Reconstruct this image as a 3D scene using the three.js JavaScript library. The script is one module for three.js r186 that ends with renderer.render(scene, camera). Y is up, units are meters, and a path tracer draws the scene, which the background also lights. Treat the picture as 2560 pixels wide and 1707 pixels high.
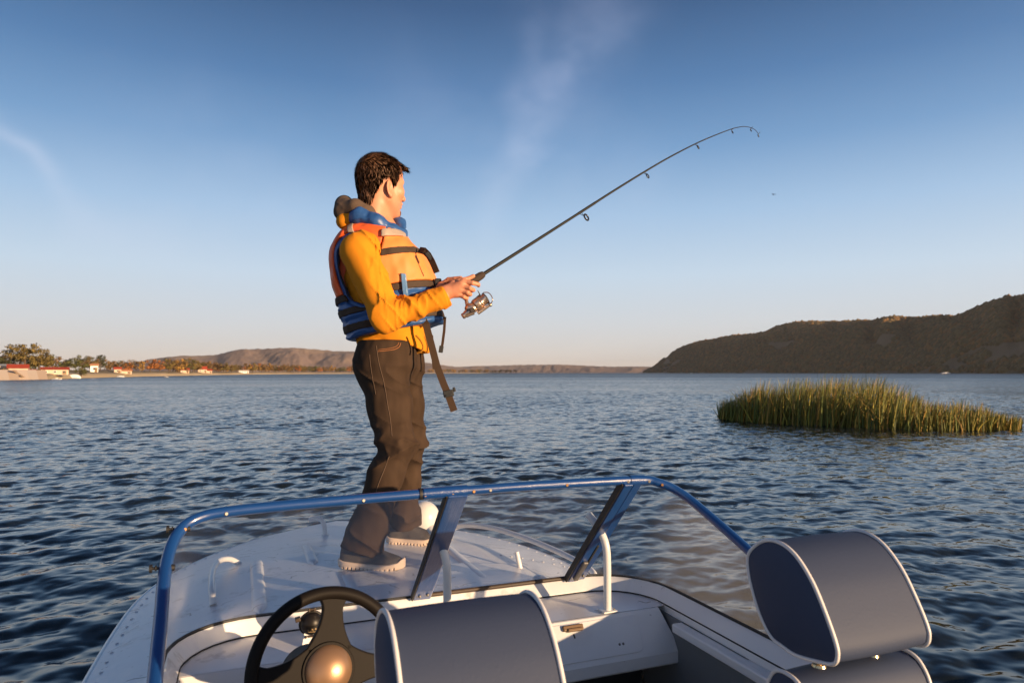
import * as THREE from 'three';
import { mergeGeometries } from 'three/addons/utils/BufferGeometryUtils.js';
import { RoundedBoxGeometry } from 'three/addons/geometries/RoundedBoxGeometry.js';

// ---------------------------------------------------------------- camera, sky, sun, exposure
const scene = new THREE.Scene();
const EYE = 1.47;                                  // metres above the water
const camera = new THREE.PerspectiveCamera(53.13, 1024 / 682, 0.1, 30000);
camera.position.set(0, EYE, 0);
camera.rotation.set(THREE.MathUtils.degToRad(2.63), 0, 0);
camera.focus = 3.1;
camera.userData.fStop = 5.6;

const renderer = new THREE.WebGLRenderer({ antialias: true });
renderer.toneMapping = THREE.LinearToneMapping;
renderer.toneMappingExposure = 1.7;
renderer.shadowMap.enabled = true;

const D2R = Math.PI / 180;
const SUN_AZ = 124 * D2R, SUN_EL = 7.2 * D2R;      // azimuth clockwise from straight ahead
const sunDir = new THREE.Vector3(Math.sin(SUN_AZ) * Math.cos(SUN_EL), Math.sin(SUN_EL), -Math.cos(SUN_AZ) * Math.cos(SUN_EL));

// seeded random numbers and value noise
let seedState = 12345;
const seed = (n) => { seedState = n >>> 0; };
const rnd = () => { seedState = (seedState + 0x6d2b79f5) | 0; let t = Math.imul(seedState ^ (seedState >>> 15), 1 | seedState); t = (t + Math.imul(t ^ (t >>> 7), 61 | t)) ^ t; return ((t ^ (t >>> 14)) >>> 0) / 4294967296; };
const rr = (a, b) => a + (b - a) * rnd();
const hash3 = (x, y, z) => { let h = Math.imul(x | 0, 374761393) ^ Math.imul(y | 0, 668265263) ^ Math.imul(z | 0, 2147483647 - 1274126177); h = Math.imul(h ^ (h >>> 13), 1274126177); return ((h ^ (h >>> 16)) >>> 0) / 4294967296; };
const fade = (t) => t * t * (3 - 2 * t), mixf = (a, b, t) => a + (b - a) * t, clamp = (x, a, b) => Math.min(b, Math.max(a, x));
const sstep = (a, b, x) => fade(clamp((x - a) / (b - a), 0, 1));
function noise3(x, y, z) {
  const ix = Math.floor(x), iy = Math.floor(y), iz = Math.floor(z), u = fade(x - ix), v = fade(y - iy), w = fade(z - iz);
  const l = (yy, zz) => mixf(hash3(ix, yy, zz), hash3(ix + 1, yy, zz), u);
  return mixf(mixf(l(iy, iz), l(iy + 1, iz), v), mixf(l(iy, iz + 1), l(iy + 1, iz + 1), v), w) * 2 - 1;
}
const fbm = (x, y, z, n = 4) => { let s = 0, a = 0.5; for (let i = 0; i < n; i++) { s += a * noise3(x, y, z); x = x * 2.03 + 17.1; y = y * 2.03 + 3.7; z = z * 2.03 + 9.2; a *= 0.5; } return s; };
const lerpTable = (tab, x) => { if (x <= tab[0][0]) return tab[0].slice(1); for (let i = 1; i < tab.length; i++) if (x <= tab[i][0]) { const t = (x - tab[i - 1][0]) / (tab[i][0] - tab[i - 1][0]); return tab[i].slice(1).map((v, k) => mixf(tab[i - 1][k + 1], v, t)); } return tab[tab.length - 1].slice(1); };
const lt = (tab, x) => lerpTable(tab, x)[0];
function smoothTable(tab, x) {                      // Catmull-Rom through [x, y] pairs
  const n = tab.length;
  if (x <= tab[0][0]) return tab[0][1];
  if (x >= tab[n - 1][0]) return tab[n - 1][1];
  let i = 1; while (x > tab[i][0]) i++;
  const [x0, y0] = tab[i - 1], [x1, y1] = tab[i], h = x1 - x0, t = (x - x0) / h;
  const m0 = i > 1 ? (y1 - tab[i - 2][1]) / (x1 - tab[i - 2][0]) : (y1 - y0) / h, m1 = i < n - 1 ? (tab[i + 1][1] - y0) / (tab[i + 1][0] - x0) : (y1 - y0) / h;
  const t2 = t * t, t3 = t2 * t;
  return (2 * t3 - 3 * t2 + 1) * y0 + (t3 - 2 * t2 + t) * h * m0 + (3 * t2 - 2 * t3) * y1 + (t3 - t2) * h * m1;
}

// the sky: an evening gradient with thin high cloud
{
  const W = 2048, H = 1024, data = new Float32Array(W * H * 4);
  const grad = [[0, 0.655, 0.61, 0.56], [1.5, 0.665, 0.645, 0.615], [4, 0.635, 0.68, 0.72], [8, 0.555, 0.69, 0.825], [13, 0.375, 0.555, 0.78], [18, 0.19, 0.36, 0.61], [23, 0.098, 0.222, 0.44], [28.6, 0.052, 0.123, 0.27], [40, 0.034, 0.076, 0.17], [90, 0.024, 0.05, 0.115]];
  // strokes of cirrus: [azimuth, elevation, half width, strength] along a line, in degrees
  const strokes = [
    [[7.5, 27, 2.2, 0.30], [4.5, 25, 2.4, 0.42], [1.8, 22, 2.0, 0.55], [0, 19, 1.7, 0.62], [-0.8, 15.5, 1.5, 0.5], [-1.2, 12, 1.5, 0.3], [-1.6, 9, 1.4, 0]],
    [[3, 22, 3.5, 0.15], [5, 18, 3.5, 0.25], [7, 14.5, 3.5, 0.18], [9, 12, 3, 0]],
    [[-37.5, 15.6, 0.8, 0.5], [-35.5, 14.8, 0.75, 0.6], [-33.5, 13.3, 1.0, 0.45], [-30.5, 11.6, 1.6, 0.35], [-26.5, 10.2, 2.2, 0.32], [-22, 9, 2.2, 0.2], [-17, 7.4, 2, 0]],
    [[-31, 20, 3, 0], [-27, 17.5, 3.6, 0.14], [-22, 14, 4, 0.16], [-17, 10, 3.5, 0.1], [-13, 7, 3, 0]],
    [[-14, 25, 3.2, 0], [-9, 22, 3.6, 0.12], [-3, 20, 3.2, 0.14], [1, 18, 3, 0]],
    [[44, 22, 2.4, 0], [52, 18, 2.6, 0.4], [63, 14, 2.5, 0.35], [75, 11, 2, 0]],
    [[-48, 24, 2.5, 0], [-62, 18, 2.8, 0.4], [-80, 14, 2.4, 0.3], [-96, 12, 2, 0]],
    [[130, 26, 3, 0], [150, 20, 3, 0.4], [176, 15, 2.5, 0]],
    [[-120, 30, 3, 0], [-140, 24, 3, 0.35], [-165, 18, 2.5, 0]],
  ];
  const segs = [];
  for (const s of strokes) for (let i = 1; i < s.length; i++) segs.push([s[i - 1], s[i]]);
  for (let row = 0; row < H; row++) {
    const up = ((row + 0.5) / H - 0.5) * 180;
    for (let col = 0; col < W; col++) {
      const round = ((col + 0.5) / W - 0.5) * 2 * Math.PI, o = (row * W + col) * 4;
      const azimuth = Math.atan2(Math.cos(round), -Math.sin(round)) / D2R, e = Math.max(0, up);
      let [r, g, b] = lerpTable(grad, e);
      const dA = Math.abs(((azimuth - 124 + 540) % 360) - 180);             // degrees from the sun's azimuth
      const glow = Math.exp(-((dA / 55) ** 2)) * Math.exp(-((e / 22) ** 2));
      r += 0.40 * glow; g += 0.25 * glow; b += 0.10 * glow;
      if (up > 0 && up < 40) {
        const wx = azimuth + 2.2 * noise3(azimuth * 0.16, e * 0.16, 3) + 0.7 * noise3(azimuth * 0.5, e * 0.5, 5), wy = e + 1.6 * noise3(azimuth * 0.16, e * 0.16, 8) + 0.5 * noise3(azimuth * 0.55, e * 0.55, 2);
        let c = 0;
        for (const [p, q] of segs) {
          const dx = q[0] - p[0], dy = q[1] - p[1], t = clamp(((wx - p[0]) * dx + (wy - p[1]) * dy) / (dx * dx + dy * dy), 0, 1);
          const d = Math.hypot(wx - p[0] - t * dx, wy - p[1] - t * dy), w = 1.25 * mixf(p[2], q[2], t);
          const v = mixf(p[3], q[3], t) * Math.exp(-((d / w) ** 2));
          if (v > c) c = v;
        }
        c *= 0.72 + 0.75 * fbm(azimuth * 0.28 + 40, e * 0.42, 1, 5);
        c = clamp(c, 0, 0.9) * 0.58;
        const cr = r + (0.68 - r) * c * 0.8, cg = g + (0.74 - g) * c * 0.82, cb = b + (0.88 - b) * c;
        r = cr; g = cg; b = cb;
      }
      data[o] = r / 1.7; data[o + 1] = g / 1.7; data[o + 2] = b / 1.7; data[o + 3] = 1;
    }
  }
  const sky = new THREE.DataTexture(data, W, H, THREE.RGBAFormat, THREE.FloatType);
  sky.mapping = THREE.EquirectangularReflectionMapping; sky.magFilter = THREE.LinearFilter; sky.needsUpdate = true;
  scene.background = sky; scene.environment = sky;
}
const sun = new THREE.DirectionalLight(new THREE.Color().setRGB(1, 0.68, 0.39), 5.0);
sun.name = 'sun';
sun.position.copy(sunDir).multiplyScalar(60).add(new THREE.Vector3(0, 1, -3));
sun.target.position.set(0, 1, -3);
sun.castShadow = true;
Object.assign(sun.shadow.camera, { left: -14, right: 14, top: 14, bottom: -14, near: 1, far: 140 });
sun.shadow.mapSize.set(4096, 4096);
scene.add(sun, sun.target);

// ---------------------------------------------------------------- helpers
const V3 = (x, y, z) => new THREE.Vector3(x, y, z);
const rgb = (r, g, b) => new THREE.Color().setRGB(r, g, b);
const std = (c, roughness = 0.6, more = {}) => new THREE.MeshStandardMaterial({ color: Array.isArray(c) ? rgb(...c) : c, roughness, ...more });
const phys = (c, roughness = 0.6, more = {}) => new THREE.MeshPhysicalMaterial({ color: Array.isArray(c) ? rgb(...c) : c, roughness, ...more });
const taken = {};
const numbered = (name) => { const n = (taken[name] = (taken[name] ?? -1) + 1); return n ? name + '_' + String(n).padStart(3, '0') : name; };
function tag(o, label, category, group, kind) { if (label) o.userData.label = label; if (category) o.userData.category = category; if (group) o.userData.group = group; if (kind) o.userData.kind = kind; return o; }
function thing(name, label, category, [x, y, z] = [0, 0, 0], turn = 0, group) {
  const o = new THREE.Group(); o.name = numbered(name); scene.add(o); o.position.set(x, y, z); o.rotation.y = turn;
  return tag(o, label, category, group);
}
function obj(name, geometry, material, parent = scene) {
  const g = Array.isArray(geometry) ? mergeGeometries(geometry.map((q) => { const c = q.index ? q.toNonIndexed() : q.clone(); for (const k of Object.keys(c.attributes)) if (!['position', 'normal', 'uv'].includes(k)) c.deleteAttribute(k); if (!c.attributes.uv) c.setAttribute('uv', new THREE.BufferAttribute(new Float32Array(c.attributes.position.count * 2), 2)); return c; })) : geometry;
  const m = new THREE.Mesh(g, material); m.name = parent === scene ? numbered(name) : name; m.castShadow = m.receiveShadow = true; parent.add(m); return m;
}
function structure(name, geometry, material) { const m = obj(name, geometry, material); m.userData.kind = 'structure'; return m; }
const box = (w, h, d, x = 0, y = 0, z = 0, r = 0) => { const g = r ? new RoundedBoxGeometry(w, h, d, 2, r) : new THREE.BoxGeometry(w, h, d); g.translate(x, y, z); return g; };
const tube = (pts, r, seg = 24, sides = 10, closed = false, tension = 0.5) => new THREE.TubeGeometry(new THREE.CatmullRomCurve3(pts.map((p) => (p.isVector3 ? p : V3(...p))), closed, 'catmullrom', tension), seg, r, sides, closed);
function bar(a, b, r0, r1 = r0, sides = 10) { const va = V3(...a), vb = V3(...b), d = vb.clone().sub(va), L = d.length(), g = new THREE.CylinderGeometry(r1, r0, L, sides); g.translate(0, L / 2, 0); g.applyQuaternion(new THREE.Quaternion().setFromUnitVectors(V3(0, 1, 0), d.normalize())); g.translate(va.x, va.y, va.z); return g; }
function ribbon(pts, width, thick, widthDir) {      // a flat strap along points, its width along widthDir
  const pos = [], idx = [], n = pts.length, W = V3(...widthDir).normalize();
  for (let i = 0; i < n; i++) {
    const p = V3(...pts[i]), t = V3(...pts[Math.min(n - 1, i + 1)]).sub(V3(...pts[Math.max(0, i - 1)])).normalize(), nn = t.clone().cross(W).normalize(), ww = nn.clone().cross(t).normalize();
    for (const [a, b] of [[-1, -1], [1, -1], [1, 1], [-1, 1]]) { const q = p.clone().addScaledVector(ww, a * width / 2).addScaledVector(nn, b * thick / 2); pos.push(q.x, q.y, q.z); }
    if (i) for (let k = 0; k < 4; k++) { const a = (i - 1) * 4 + k, b = (i - 1) * 4 + (k + 1) % 4; idx.push(a, b, b + 4, a, b + 4, a + 4); }
  }
  idx.push(0, 2, 1, 0, 3, 2); const e = (n - 1) * 4; idx.push(e, e + 1, e + 2, e, e + 2, e + 3);
  const g = new THREE.BufferGeometry(); g.setAttribute('position', new THREE.Float32BufferAttribute(pos, 3)); g.setIndex(idx);
  const f = g.toNonIndexed(); f.computeVertexNormals(); f.setAttribute('uv', new THREE.BufferAttribute(new Float32Array(f.attributes.position.count * 2), 2)); return f;
}
function gridGeometry(nu, nv, fn, color) {          // fn(i / nu, j / nv) -> [x, y, z, u, v]; color(x, y, z, u, v) -> [r, g, b]
  const pos = new Float32Array((nu + 1) * (nv + 1) * 3), uv = new Float32Array((nu + 1) * (nv + 1) * 2), idx = [], col = color ? new Float32Array(pos.length) : null;
  for (let j = 0, k = 0; j <= nv; j++) for (let i = 0; i <= nu; i++, k++) { const p = fn(i / nu, j / nv); pos.set(p.slice(0, 3), k * 3); uv[k * 2] = p[3] ?? i / nu; uv[k * 2 + 1] = p[4] ?? j / nv; if (col) col.set(color(p[0], p[1], p[2], i / nu, j / nv), k * 3); }
  for (let j = 0; j < nv; j++) for (let i = 0; i < nu; i++) { const a = j * (nu + 1) + i; idx.push(a, a + 1, a + nu + 2, a, a + nu + 2, a + nu + 1); }
  const g = new THREE.BufferGeometry(); g.setAttribute('position', new THREE.BufferAttribute(pos, 3)); g.setAttribute('uv', new THREE.BufferAttribute(uv, 2)); if (col) g.setAttribute('color', new THREE.BufferAttribute(col, 3));
  g.setIndex(idx); g.computeVertexNormals(); return g;
}
// signed distance shapes and a surface-nets mesher for bodies and cloth
const smin = (a, b, k) => { const h = Math.max(k - Math.abs(a - b), 0) / k; return Math.min(a, b) - h * h * k * 0.25; };
const smax = (a, b, k) => -smin(-a, -b, k);
const cone = (a, b, ra, rb) => {                    // tapered capsule
  const dx = b[0] - a[0], dy = b[1] - a[1], dz = b[2] - a[2], L = 1 / (dx * dx + dy * dy + dz * dz);
  return (x, y, z) => { const px = x - a[0], py = y - a[1], pz = z - a[2], t = clamp((px * dx + py * dy + pz * dz) * L, 0, 1); return Math.hypot(px - dx * t, py - dy * t, pz - dz * t) - (ra + (rb - ra) * t); };
};
const ball = (c, r) => (x, y, z) => Math.hypot(x - c[0], y - c[1], z - c[2]) - r;
const egg = (c, r) => (x, y, z) => { const a = (x - c[0]) / r[0], b = (y - c[1]) / r[1], d = (z - c[2]) / r[2], k = Math.hypot(a, b, d), k2 = Math.hypot(a / r[0], b / r[1], d / r[2]); return k2 > 1e-9 ? k * (k - 1) / k2 : -Math.min(...r); };
const union = (k, ...fs) => (x, y, z) => { let d = fs[0](x, y, z); for (let i = 1; i < fs.length; i++) d = smin(d, fs[i](x, y, z), k); return d; };
function nets(f, lo, hi, cell, colorOf) {
  const n = [0, 1, 2].map((k) => Math.ceil((hi[k] - lo[k]) / cell) + 1), [nx, ny, nz] = n, F = new Float32Array(nx * ny * nz), at = (i, j, k) => (k * ny + j) * nx + i;
  for (let k = 0; k < nz; k++) for (let j = 0; j < ny; j++) for (let i = 0; i < nx; i++) F[at(i, j, k)] = f(lo[0] + i * cell, lo[1] + j * cell, lo[2] + k * cell);
  const id = new Int32Array(nx * ny * nz).fill(-1), pos = [], idx = [];
  for (let k = 0; k < nz - 1; k++) for (let j = 0; j < ny - 1; j++) for (let i = 0; i < nx - 1; i++) {
    let mask = 0, sx = 0, sy = 0, sz = 0, c = 0;
    for (let m = 0; m < 8; m++) if (F[at(i + (m & 1), j + ((m >> 1) & 1), k + (m >> 2))] < 0) mask |= 1 << m;
    if (mask === 0 || mask === 255) continue;
    for (let m = 0; m < 8; m++) for (let ax = 0; ax < 3; ax++) { const q = m | (1 << ax); if (q === m || ((mask >> m) & 1) === ((mask >> q) & 1)) continue; const a = F[at(i + (m & 1), j + ((m >> 1) & 1), k + (m >> 2))], b = F[at(i + (q & 1), j + ((q >> 1) & 1), k + (q >> 2))], t = a / (a - b); sx += (m & 1) + (ax === 0 ? t : 0); sy += ((m >> 1) & 1) + (ax === 1 ? t : 0); sz += (m >> 2) + (ax === 2 ? t : 0); c++; }
    id[at(i, j, k)] = pos.length / 3; pos.push(lo[0] + (i + sx / c) * cell, lo[1] + (j + sy / c) * cell, lo[2] + (k + sz / c) * cell);
  }
  const quad = (a, b, c, d, flip) => { if (a < 0 || b < 0 || c < 0 || d < 0) return; if (flip) idx.push(a, c, b, a, d, c); else idx.push(a, b, c, a, c, d); };
  for (let k = 1; k < nz - 1; k++) for (let j = 1; j < ny - 1; j++) for (let i = 1; i < nx - 1; i++) {
    const s = F[at(i, j, k)] < 0;
    if (s !== F[at(i + 1, j, k)] < 0) quad(id[at(i, j - 1, k - 1)], id[at(i, j, k - 1)], id[at(i, j, k)], id[at(i, j - 1, k)], !s);
    if (s !== F[at(i, j + 1, k)] < 0) quad(id[at(i - 1, j, k - 1)], id[at(i - 1, j, k)], id[at(i, j, k)], id[at(i, j, k - 1)], !s);
    if (s !== F[at(i, j, k + 1)] < 0) quad(id[at(i - 1, j - 1, k)], id[at(i, j - 1, k)], id[at(i, j, k)], id[at(i - 1, j, k)], !s);
  }
  const N = new Float32Array(pos.length), h = cell * 0.5, col = colorOf ? new Float32Array(pos.length) : null, uv = new Float32Array(pos.length / 3 * 2);
  for (let v = 0; v < pos.length; v += 3) {
    const x = pos[v], y = pos[v + 1], z = pos[v + 2], gx = f(x + h, y, z) - f(x - h, y, z), gy = f(x, y + h, z) - f(x, y - h, z), gz = f(x, y, z + h) - f(x, y, z - h), L = Math.hypot(gx, gy, gz) || 1;
    N[v] = gx / L; N[v + 1] = gy / L; N[v + 2] = gz / L; uv[v / 3 * 2] = x + z; uv[v / 3 * 2 + 1] = y;
    if (col) col.set(colorOf(x, y, z), v);
  }
  const g = new THREE.BufferGeometry(); g.setAttribute('position', new THREE.Float32BufferAttribute(pos, 3)); g.setAttribute('normal', new THREE.BufferAttribute(N, 3)); g.setAttribute('uv', new THREE.BufferAttribute(uv, 2)); if (col) g.setAttribute('color', new THREE.BufferAttribute(col, 3)); g.setIndex(idx); return g;
}

// ---------------------------------------------------------------- water: wind waves from a random spectrum
function fft(re, im, n, stride, off) {
  for (let i = 1, j = 0; i < n; i++) { let bit = n >> 1; for (; j & bit; bit >>= 1) j ^= bit; j ^= bit; if (i < j) { const a = off + i * stride, b = off + j * stride; let t = re[a]; re[a] = re[b]; re[b] = t; t = im[a]; im[a] = im[b]; im[b] = t; } }
  for (let len = 2; len <= n; len <<= 1) { const ang = 2 * Math.PI / len, wr = Math.cos(ang), wi = Math.sin(ang); for (let i = 0; i < n; i += len) { let cr = 1, ci = 0; for (let k = 0; k < len / 2; k++) { const a = off + (i + k) * stride, b = off + (i + k + len / 2) * stride, xr = re[b] * cr - im[b] * ci, xi = re[b] * ci + im[b] * cr; re[b] = re[a] - xr; im[b] = im[a] - xi; re[a] += xr; im[a] += xi; const t = cr * wr - ci * wi; ci = cr * wi + ci * wr; cr = t; } } }
}
// height tile of N x N samples over L metres, unit root-mean-square slope, with choppy sideways shifts
function waveTile(N, L, peak, longest, shortest, windAz, spread, s) {
  seed(s);
  const hr = new Float64Array(N * N), hi = new Float64Array(N * N), xr = new Float64Array(N * N), xi = new Float64Array(N * N), zr = new Float64Array(N * N), zi = new Float64Array(N * N);
  const wx = Math.sin(windAz * D2R), wz = -Math.cos(windAz * D2R); let slope = 0;
  for (let j = 0; j < N; j++) for (let i = 0; i < N; i++) {
    const kx = (i < N / 2 ? i : i - N) * 2 * Math.PI / L, kz = (j < N / 2 ? j : j - N) * 2 * Math.PI / L, k = Math.hypot(kx, kz), o = j * N + i, g1 = Math.sqrt(-2 * Math.log(rnd() + 1e-12)), g2 = 2 * Math.PI * rnd();
    if (k < 2 * Math.PI / longest || k > 2 * Math.PI / shortest || k === 0) continue;
    const kp = 2 * Math.PI / peak, c = (kx * wx + kz * wz) / k, dir = Math.pow(Math.abs(c), spread) * (c > 0 ? 1 : 0.35) + 0.05;
    const amp = Math.exp(-0.6 * (kp / k) ** 2) * Math.pow(k, -1.85) * Math.sqrt(dir);
    const a = amp * g1 * Math.cos(g2), b = amp * g1 * Math.sin(g2);
    slope += (a * a + b * b) * k * k;
    hr[o] = a; hi[o] = b; xr[o] = b * kx / k; xi[o] = -a * kx / k; zr[o] = b * kz / k; zi[o] = -a * kz / k;
  }
  const s0 = 1 / Math.sqrt(slope / 2);
  for (const [r, m] of [[hr, hi], [xr, xi], [zr, zi]]) { for (let j = 0; j < N; j++) fft(r, m, N, 1, j * N); for (let i = 0; i < N; i++) fft(r, m, N, N, i); }
  const out = { N, L, h: new Float32Array(N * N), x: new Float32Array(N * N), z: new Float32Array(N * N) };
  for (let o = 0; o < N * N; o++) { out.h[o] = hr[o] * s0; out.x[o] = xr[o] * s0; out.z[o] = zr[o] * s0; }
  return out;
}
function tap(t, field, x, z) {
  const N = t.N, u = ((x / t.L) % 1 + 1) % 1 * N, v = ((z / t.L) % 1 + 1) % 1 * N, i = Math.floor(u) % N, j = Math.floor(v) % N, a = u - Math.floor(u), b = v - Math.floor(v), i1 = (i + 1) % N, j1 = (j + 1) % N, f = t[field];
  return mixf(mixf(f[j * N + i], f[j * N + i1], a), mixf(f[j1 * N + i], f[j1 * N + i1], a), b);
}
{
  const big = waveTile(512, 31, 0.95, 3.8, 0.27, 160, 1.5, 7), mid = waveTile(512, 11.3, 0.38, 1.2, 0.09, 172, 1.2, 21);
  const NA = 640, R1 = 15000, A0 = -52, A1 = 52, rows = [1.2]; // rows stand close enough to carry the waves out to some 150 m, then stretch to the horizon
  while (rows[rows.length - 1] < 320) { const r = rows[rows.length - 1]; rows.push(r + 0.026 + 0.0040 * r); }
  for (let i = 1; i <= 24; i++) rows.push(320 * Math.pow(R1 / 320, i / 24));
  const NR = rows.length - 1;
  const water = gridGeometry(NA + 40, NR, (u, v) => {
    const i = Math.round(u * (NA + 40)), a = i <= NA ? mixf(A0, A1, i / NA) : mixf(A1, A0 + 360, (i - NA) / 40), r = rows[Math.round(v * NR)];
    const x = Math.sin(a * D2R) * r, z = -Math.cos(a * D2R) * r, patch = 0.85 + 0.35 * noise3(x * 0.05, z * 0.05, 4) + 0.3 * noise3(x * 0.2, z * 0.2, 6);
    const cB = 0.145 * patch * (1 - 0.9 * sstep(110, 260, r)), cM = 0.185 * patch * (1 - 0.9 * sstep(30, 90, r)), xr = x * 0.97 - z * 0.24, zr = x * 0.24 + z * 0.97;
    const y = cB * tap(big, 'h', x, z) + cM * tap(mid, 'h', xr, zr), dx = cB * tap(big, 'x', x, z) + 0.8 * cM * tap(mid, 'x', xr, zr), dz = cB * tap(big, 'z', x, z) + 0.8 * cM * tap(mid, 'z', xr, zr);
    const wx = 3.5 * noise3(x * 0.035, z * 0.035, 11), wz = 3.5 * noise3(x * 0.035, z * 0.035, 15);
    return [x + dx * 0.95, y, z + dz * 0.95, (x + wx) / 16, (z + wz) / 16];
  });
  // the rest of the waves as a normal map, 16 m a tile; it takes over from the built waves with distance
  const N = 1024, fine = waveTile(N, 16, 0.9, 4, 0.06, 166, 1.2, 33), d = 16 / N, nm = new Uint8Array(N * N * 4);
  for (let j = 0; j < N; j++) for (let i = 0; i < N; i++) {
    const gx = (fine.h[j * N + (i + 1) % N] - fine.h[j * N + (i + N - 1) % N]) / (2 * d) * 0.24, gz = (fine.h[((j + 1) % N) * N + i] - fine.h[((j + N - 1) % N) * N + i]) / (2 * d) * 0.24, L = Math.hypot(gx, gz, 1), o = (j * N + i) * 4;
    nm[o] = 127.5 - 127.5 * gx / L; nm[o + 1] = 127.5 - 127.5 * gz / L; nm[o + 2] = 127.5 + 127.5 / L; nm[o + 3] = 255;
  }
  const tex = new THREE.DataTexture(nm, N, N); tex.wrapS = tex.wrapT = THREE.RepeatWrapping; tex.magFilter = THREE.LinearFilter; tex.needsUpdate = true;
  const steps = [[0, 0.26, 0.05], [12, 0.34, 0.06], [20, 0.42, 0.07], [30, 0.52, 0.09], [45, 0.64, 0.11], [65, 0.78, 0.14], [95, 0.9, 0.18], [140, 1.0, 0.24], [220, 1.0, 0.32], [500, 0.9, 0.38]], mats = steps.map(([, s, rough]) => phys([0.011, 0.016, 0.017], rough, { ior: 1.333, normalMap: tex, normalScale: new THREE.Vector2(s, s) }));
  const per = (NA + 40) * 6; let from = 0;
  steps.forEach((q, k) => { const next = k + 1 < steps.length ? rows.findIndex((r) => r >= steps[k + 1][0]) : NR; water.addGroup(from * per, (next - from) * per, k); from = next; });
  structure('lake_water', water, mats);
}

// ---------------------------------------------------------------- hills round the lake (azimuth in degrees, distances in metres)
const polar = (a, r) => [Math.sin(a * D2R) * r, -Math.cos(a * D2R) * r];
const matHill = (v) => std([1, 1, 1], 0.95, { vertexColors: true });
function hill(name, a0, a1, na, nt, shore, depth, crest, relief, tint) {
  const at = (a, t) => {                            // t: 0 at the shore, 0.62 at the crest, 1 behind it
    const D = smoothTable(shore, a), W = depth(a), e = smoothTable(crest, a), rc = D + W, h = Math.max(0, rc * Math.tan(Math.max(0, e) * D2R) + EYE);
    const r = D + W * (t / 0.62), [x, z] = polar(a, r);
    let k = t < 0.62 ? Math.pow(Math.sin(t / 0.62 * Math.PI / 2), 1.25) : 1 - 0.25 * (t - 0.62) / 0.38;
    const edge = Math.sin(Math.min(1, t / 0.62) * Math.PI);
    let y = h * k + relief(a, t, x, z, h) * edge - (t === 0 ? 1 : 0);
    y += (t > 0.03 ? 1 : 0) * 3.0 * noise3(x * 0.045, z * 0.045, 5) * Math.min(1, h / 60);
    return [x, y, z];
  };
  const g = gridGeometry(na, nt, (u, v) => { const p = at(mixf(a0, a1, u), v); return [p[0], p[1], p[2], p[0] / 80, p[2] / 80]; }, (x, y, z, u, v) => tint(x, y, z, mixf(a0, a1, u), v));
  structure(name, g, matHill());
  return at;
}
const forestTint = (x, y, z) => {
  const n = fbm(x * 0.006, y * 0.012, z * 0.006, 4), m = noise3(x * 0.03, y * 0.03, z * 0.03), bare = sstep(0.22, 0.36, fbm(x * 0.0042 + 9, y * 0.02, z * 0.0042, 4));
  const c = [0.20 + 0.06 * n + 0.02 * m, 0.135 + 0.035 * n + 0.016 * m, 0.062 + 0.012 * n + 0.006 * m], b = [0.27, 0.165, 0.085];
  return c.map((q, i) => mixf(q, b[i], bare * 0.55));
};
const warmTint = (x, y, z) => {
  const n = fbm(x * 0.0022, y * 0.01, z * 0.0022, 4), m = noise3(x * 0.012, y * 0.03, z * 0.012), bare = sstep(0.16, 0.34, fbm(x * 0.0017 + 31, y * 0.006, z * 0.0017, 5));
  const c = [0.205 + 0.07 * n + 0.025 * m, 0.142 + 0.04 * n + 0.016 * m, 0.115 + 0.02 * n + 0.006 * m], b = [0.36, 0.25, 0.16];
  return c.map((q, i) => mixf(q, b[i], bare * 0.6));
};
// the wooded ridge on the right, its water side turned away from the sun
const ridge = hill('wooded_hill', 10.55, 62, 620, 70,
  [[10.5, 3300], [14, 2950], [18, 2600], [24, 2200], [30, 1850], [37, 1500], [48, 1200], [62, 1000]], (a) => 520,
  [[10.7237, -0.0621], [11.6729, 0.4033], [13.0671, 1.4684], [14.2743, 2.0976], [15.8075, 2.5739], [16.817, 2.6654], [18.1464, 2.9231], [20.4244, 3.1218], [21.3808, 3.5427], [22.6369, 3.8138], [25.3798, 3.7664], [27.718, 3.8194], [29.4087, 3.9488], [31.5783, 3.831], [33.3975, 3.9367], [34.6521, 4.477], [36.8648, 5.1094], [42, 6.6], [50, 6.8], [56, 5.6], [62, 4.4]],
  (a, t, x, z, h) => -h * (0.20 * Math.pow(0.5 + 0.5 * Math.sin(a * 2.1 + 1.2 * noise3(a * 0.4, t * 2, 1)), 2) * sstep(0.1, 0.35, t) * (1 - sstep(0.5, 0.66, t) * 0.4) + 0.10 * (fbm(a * 0.9, t * 4, 7, 3) + 0.2)) + [[13.6, 0.5, 14, 0.14, 0.34], [16.0, 0.35, 24, 0.26, 0.42], [19.2, 0.42, 34, 0.26, 0.42], [21.6, 0.45, 22, 0.3, 0.42], [25.0, 0.6, 14, 0.28, 0.4], [28.6, 0.5, 24, 0.3, 0.4], [33.4, 0.8, 36, 0.22, 0.36]].reduce((s, [a0, w, A, t0, t1]) => s + A * Math.exp(-(((a - a0 + 0.8 * (t - 0.5)) / w) ** 2)) * sstep(t0 - 0.1, t0 + 0.06, t) * (1 - sstep(t1, t1 + 0.08, t)), 0),
  forestTint);
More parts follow.
